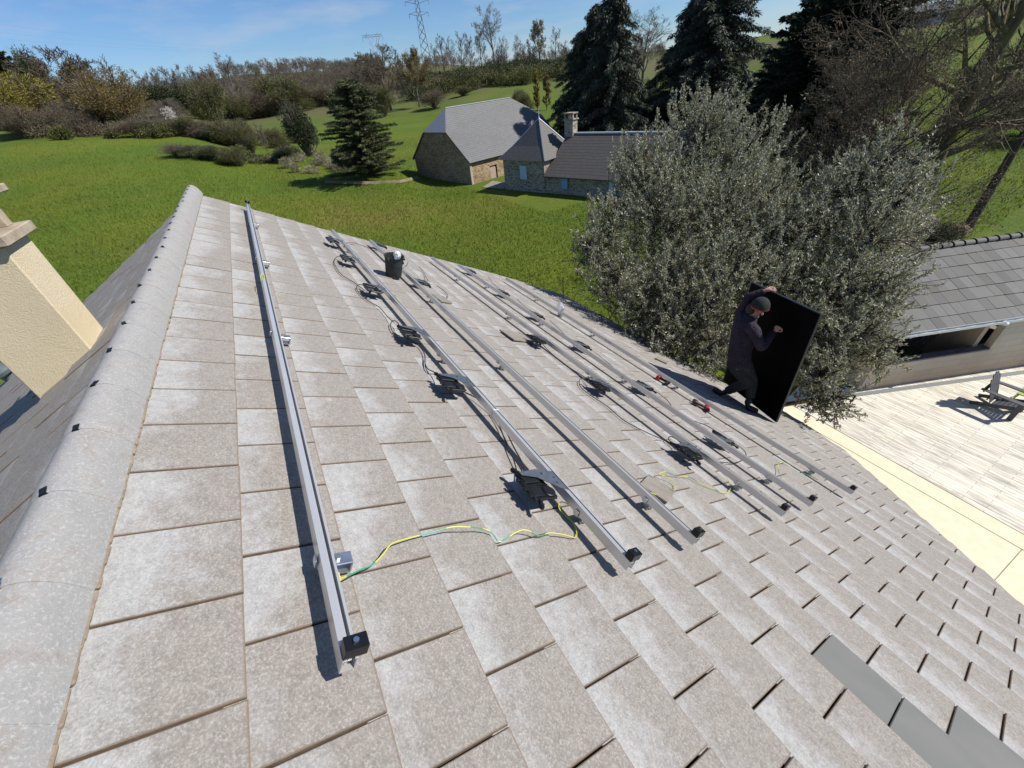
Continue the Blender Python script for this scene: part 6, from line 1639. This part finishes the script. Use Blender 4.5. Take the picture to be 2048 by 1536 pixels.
wp_ = ground_at(1452, 95, 150)
mb = MB(); rr = random.Random(2)
for k in range(16): mb.box(wp_ + np.array([rr.uniform(-1, 1), rr.uniform(-2.6, 2.6), .35 + .12 * (k // 4)]), (.18, 3.8, .06), (unit(np.array([1, rr.uniform(-.2, .2), 0])), unit(np.array([rr.uniform(-.2, .2), 1, 0])), UZ))
mb.box(wp_ + [0, 0, .15], (1.8, 4.5, .3)); tag(mb.build('plank_pile', simple('grey_boards', (.42, .36, .32), (.25, .2, .17), 3, .8)), 'flat pile of weathered boards on the grass beside the big spruce', 'plank pile')
# green garden fence: post and two wires
fpst = at_z(1126.6, 606, .0); fp = tag(empty('fence', fpst), 'thin green post-and-wire fence beyond the eave', 'fence')
MB().cyl(fpst, fpst + [0, 0, 1.25], .024, n=8).build('post', M['fence_wire'], fp, world=True)
mb = MB()
for z in (.35, .75, 1.15): mb.tube([fpst + [0, 0, z], fpst + np.array([3.5, 6.5, z - .05]), fpst + np.array([6, 12, z])], .006, 4)
mb.build('wire', M['fence_wire'], fp, world=True)
for q in ((3.5, 6.5, 0), (6, 12, 0)): MB().cyl(fpst + np.array(q), fpst + np.array(q) + [0, 0, 1.2], .022, n=8).build('post', M['fence_wire'], fp, world=True)

# far-off bare woodland that reads as one mass
def wood(name, n, azr, rr_, h, seed, label, mat, filt=None):
    rg = np.random.default_rng(seed); ps = []
    for q in range(4):
        S_, T_ = skeleton(np.random.default_rng(seed * 7 + q), 10, .13, 4, (10, 6, 5), (.55, .6, .6), (40, 40, 38), .12, .12, True, .14, 2); S_[:, :6] *= 10 / S_[:, 5].max(); ps.append(tubes(S_, 3, .028))
    out = []
    for i in range(n):
        az = math.radians(rg.uniform(*azr)); r = rg.uniform(*rr_); x, y = r * math.cos(az), -r * math.sin(az)
        if filt and not filt(math.degrees(az), r): continue
        z = float(terr(x, y)); s = rg.uniform(*h) / 10; a = rg.random() * 6.28; v_, f_ = ps[rg.integers(0, 4)]
        c_, s_ = math.cos(a) * s, math.sin(a) * s
        out.append((np.stack([v_[:, 0] * c_ - v_[:, 1] * s_ + x, v_[:, 0] * s_ + v_[:, 1] * c_ + y, v_[:, 2] * s + z - .2], 1), f_))
    V, F = join(out); tag(npmesh(name, V, F, mat), label, 'woodland', kind='stuff')
M['wood'] = simple('woodland_twigs', (.165, .135, .100), (.085, .070, .052), .05, .95)
M['wood2'] = simple('woodland_twigs_grey', (.17, .145, .115), (.095, .08, .062), .05, .95)
wood('woodland', 560, (-1, 16.5), (240, 410), (6, 9.5), 3, 'bare brown woodland covering the hill beyond the meadow', M['wood'])
wood('woodland', 130, (-14, 2), (235, 330), (8, 12), 4, 'grey-brown bare wood on the left horizon', M['wood2'])
wood('woodland', 240, (18, 47), (262, 400), (4, 8), 5, 'brown bare brushwood along the ridge behind the farm', M['wood'])
wood('thicket', 40, (-14, -4), (112, 135), (3, 5.5), 6, 'grey tangle of bare thicket under the left trees', M['wood2'])

def scrub(name, n, azr, rr_, h, seed, label, mats, nl=1500, lf=.55, lw=.10):
    rg = np.random.default_rng(seed); out = []
    for i in range(n):
        az = math.radians(rg.uniform(*azr)); r = rg.uniform(*rr_); x, y = r * math.cos(az), -r * math.sin(az); z = float(terr(x, y)); H_ = rg.uniform(*h); wd = H_ * rg.uniform(.6, 1.5)
        for q in range(3):
            c = np.array([x + rg.normal(0, wd * .5), y + rg.normal(0, wd * .5), z + H_ * rg.uniform(.3, .55)]); d = rg.normal(0, 1, (nl // 3, 3)); d /= np.linalg.norm(d, axis=1)[:, None]
            P = c + d * np.array([wd * .7, wd * .7, H_ * .5]) * (rg.random((nl // 3, 1)) ** .3) * (1 + .2 * np.sin(d[:, :1] * 8 + i)); out.append(leaves(rg, P, d + np.array([0, 0, .6]), lf, lw, .7))
    V, F = join(out); tag(npmesh(name, V, F, mats), label, 'scrub', kind='stuff')
scrub('scrub', 85, (19, 40), (178, 240), (2.5, 5.5), 31, 'dark olive scrub on the bank under the skyline trees', M['leaf_olive'])
scrub('scrub', 45, (18, 44), (190, 262), (2, 4), 32, 'brown bramble scrub on the bank behind the farm', M['leaf_brown'], lf=.7, lw=.05)
scrub('scrub', 46, (19, 40), (185, 225), (3, 6), 33, 'dark evergreen scrub below the skyline trees', M['leaf_dark'])
scrub('scrub', 60, (-3, 16), (212, 245), (2.5, 5), 34, 'olive thicket at the foot of the wooded hill', M['leaf_olive'], lf=.6, lw=.06)
scrub('scrub', 34, (-3, 20), (215, 250), (2, 4.5), 35, 'brown thicket at the foot of the wooded hill', M['leaf_brown'], lf=.8, lw=.05)
scrub('scrub', 24, (-14, 0), (104, 118), (1, 2.4), 36, 'brown bramble scrub along the far meadow edge', M['leaf_brown'], lf=.45, lw=.035)
scrub('scrub', 26, (-14, 6), (100, 112), (.8, 2.2), 37, 'green bramble scrub along the far meadow edge', M['leaf_olive'], lf=.35, lw=.06)
scrub('scrub', 30, (-4.5, 2.5), (74, 82), (.5, 1.1), 38, 'green bramble covering the meadow island', M['leaf_fir'], lf=.22, lw=.04)
scrub('scrub', 26, (2, 12), (66, 84), (.4, 1.2), 39, 'pale dry tufts round the evergreen bush', M['leaf_pale'], nl=900, lf=.4, lw=.02)
scrub('scrub', 44, (57, 84), (70, 190), (1, 3.2), 40, 'scattered scrub on the right-hand hillside', M['leaf_olive'], lf=.4, lw=.05)
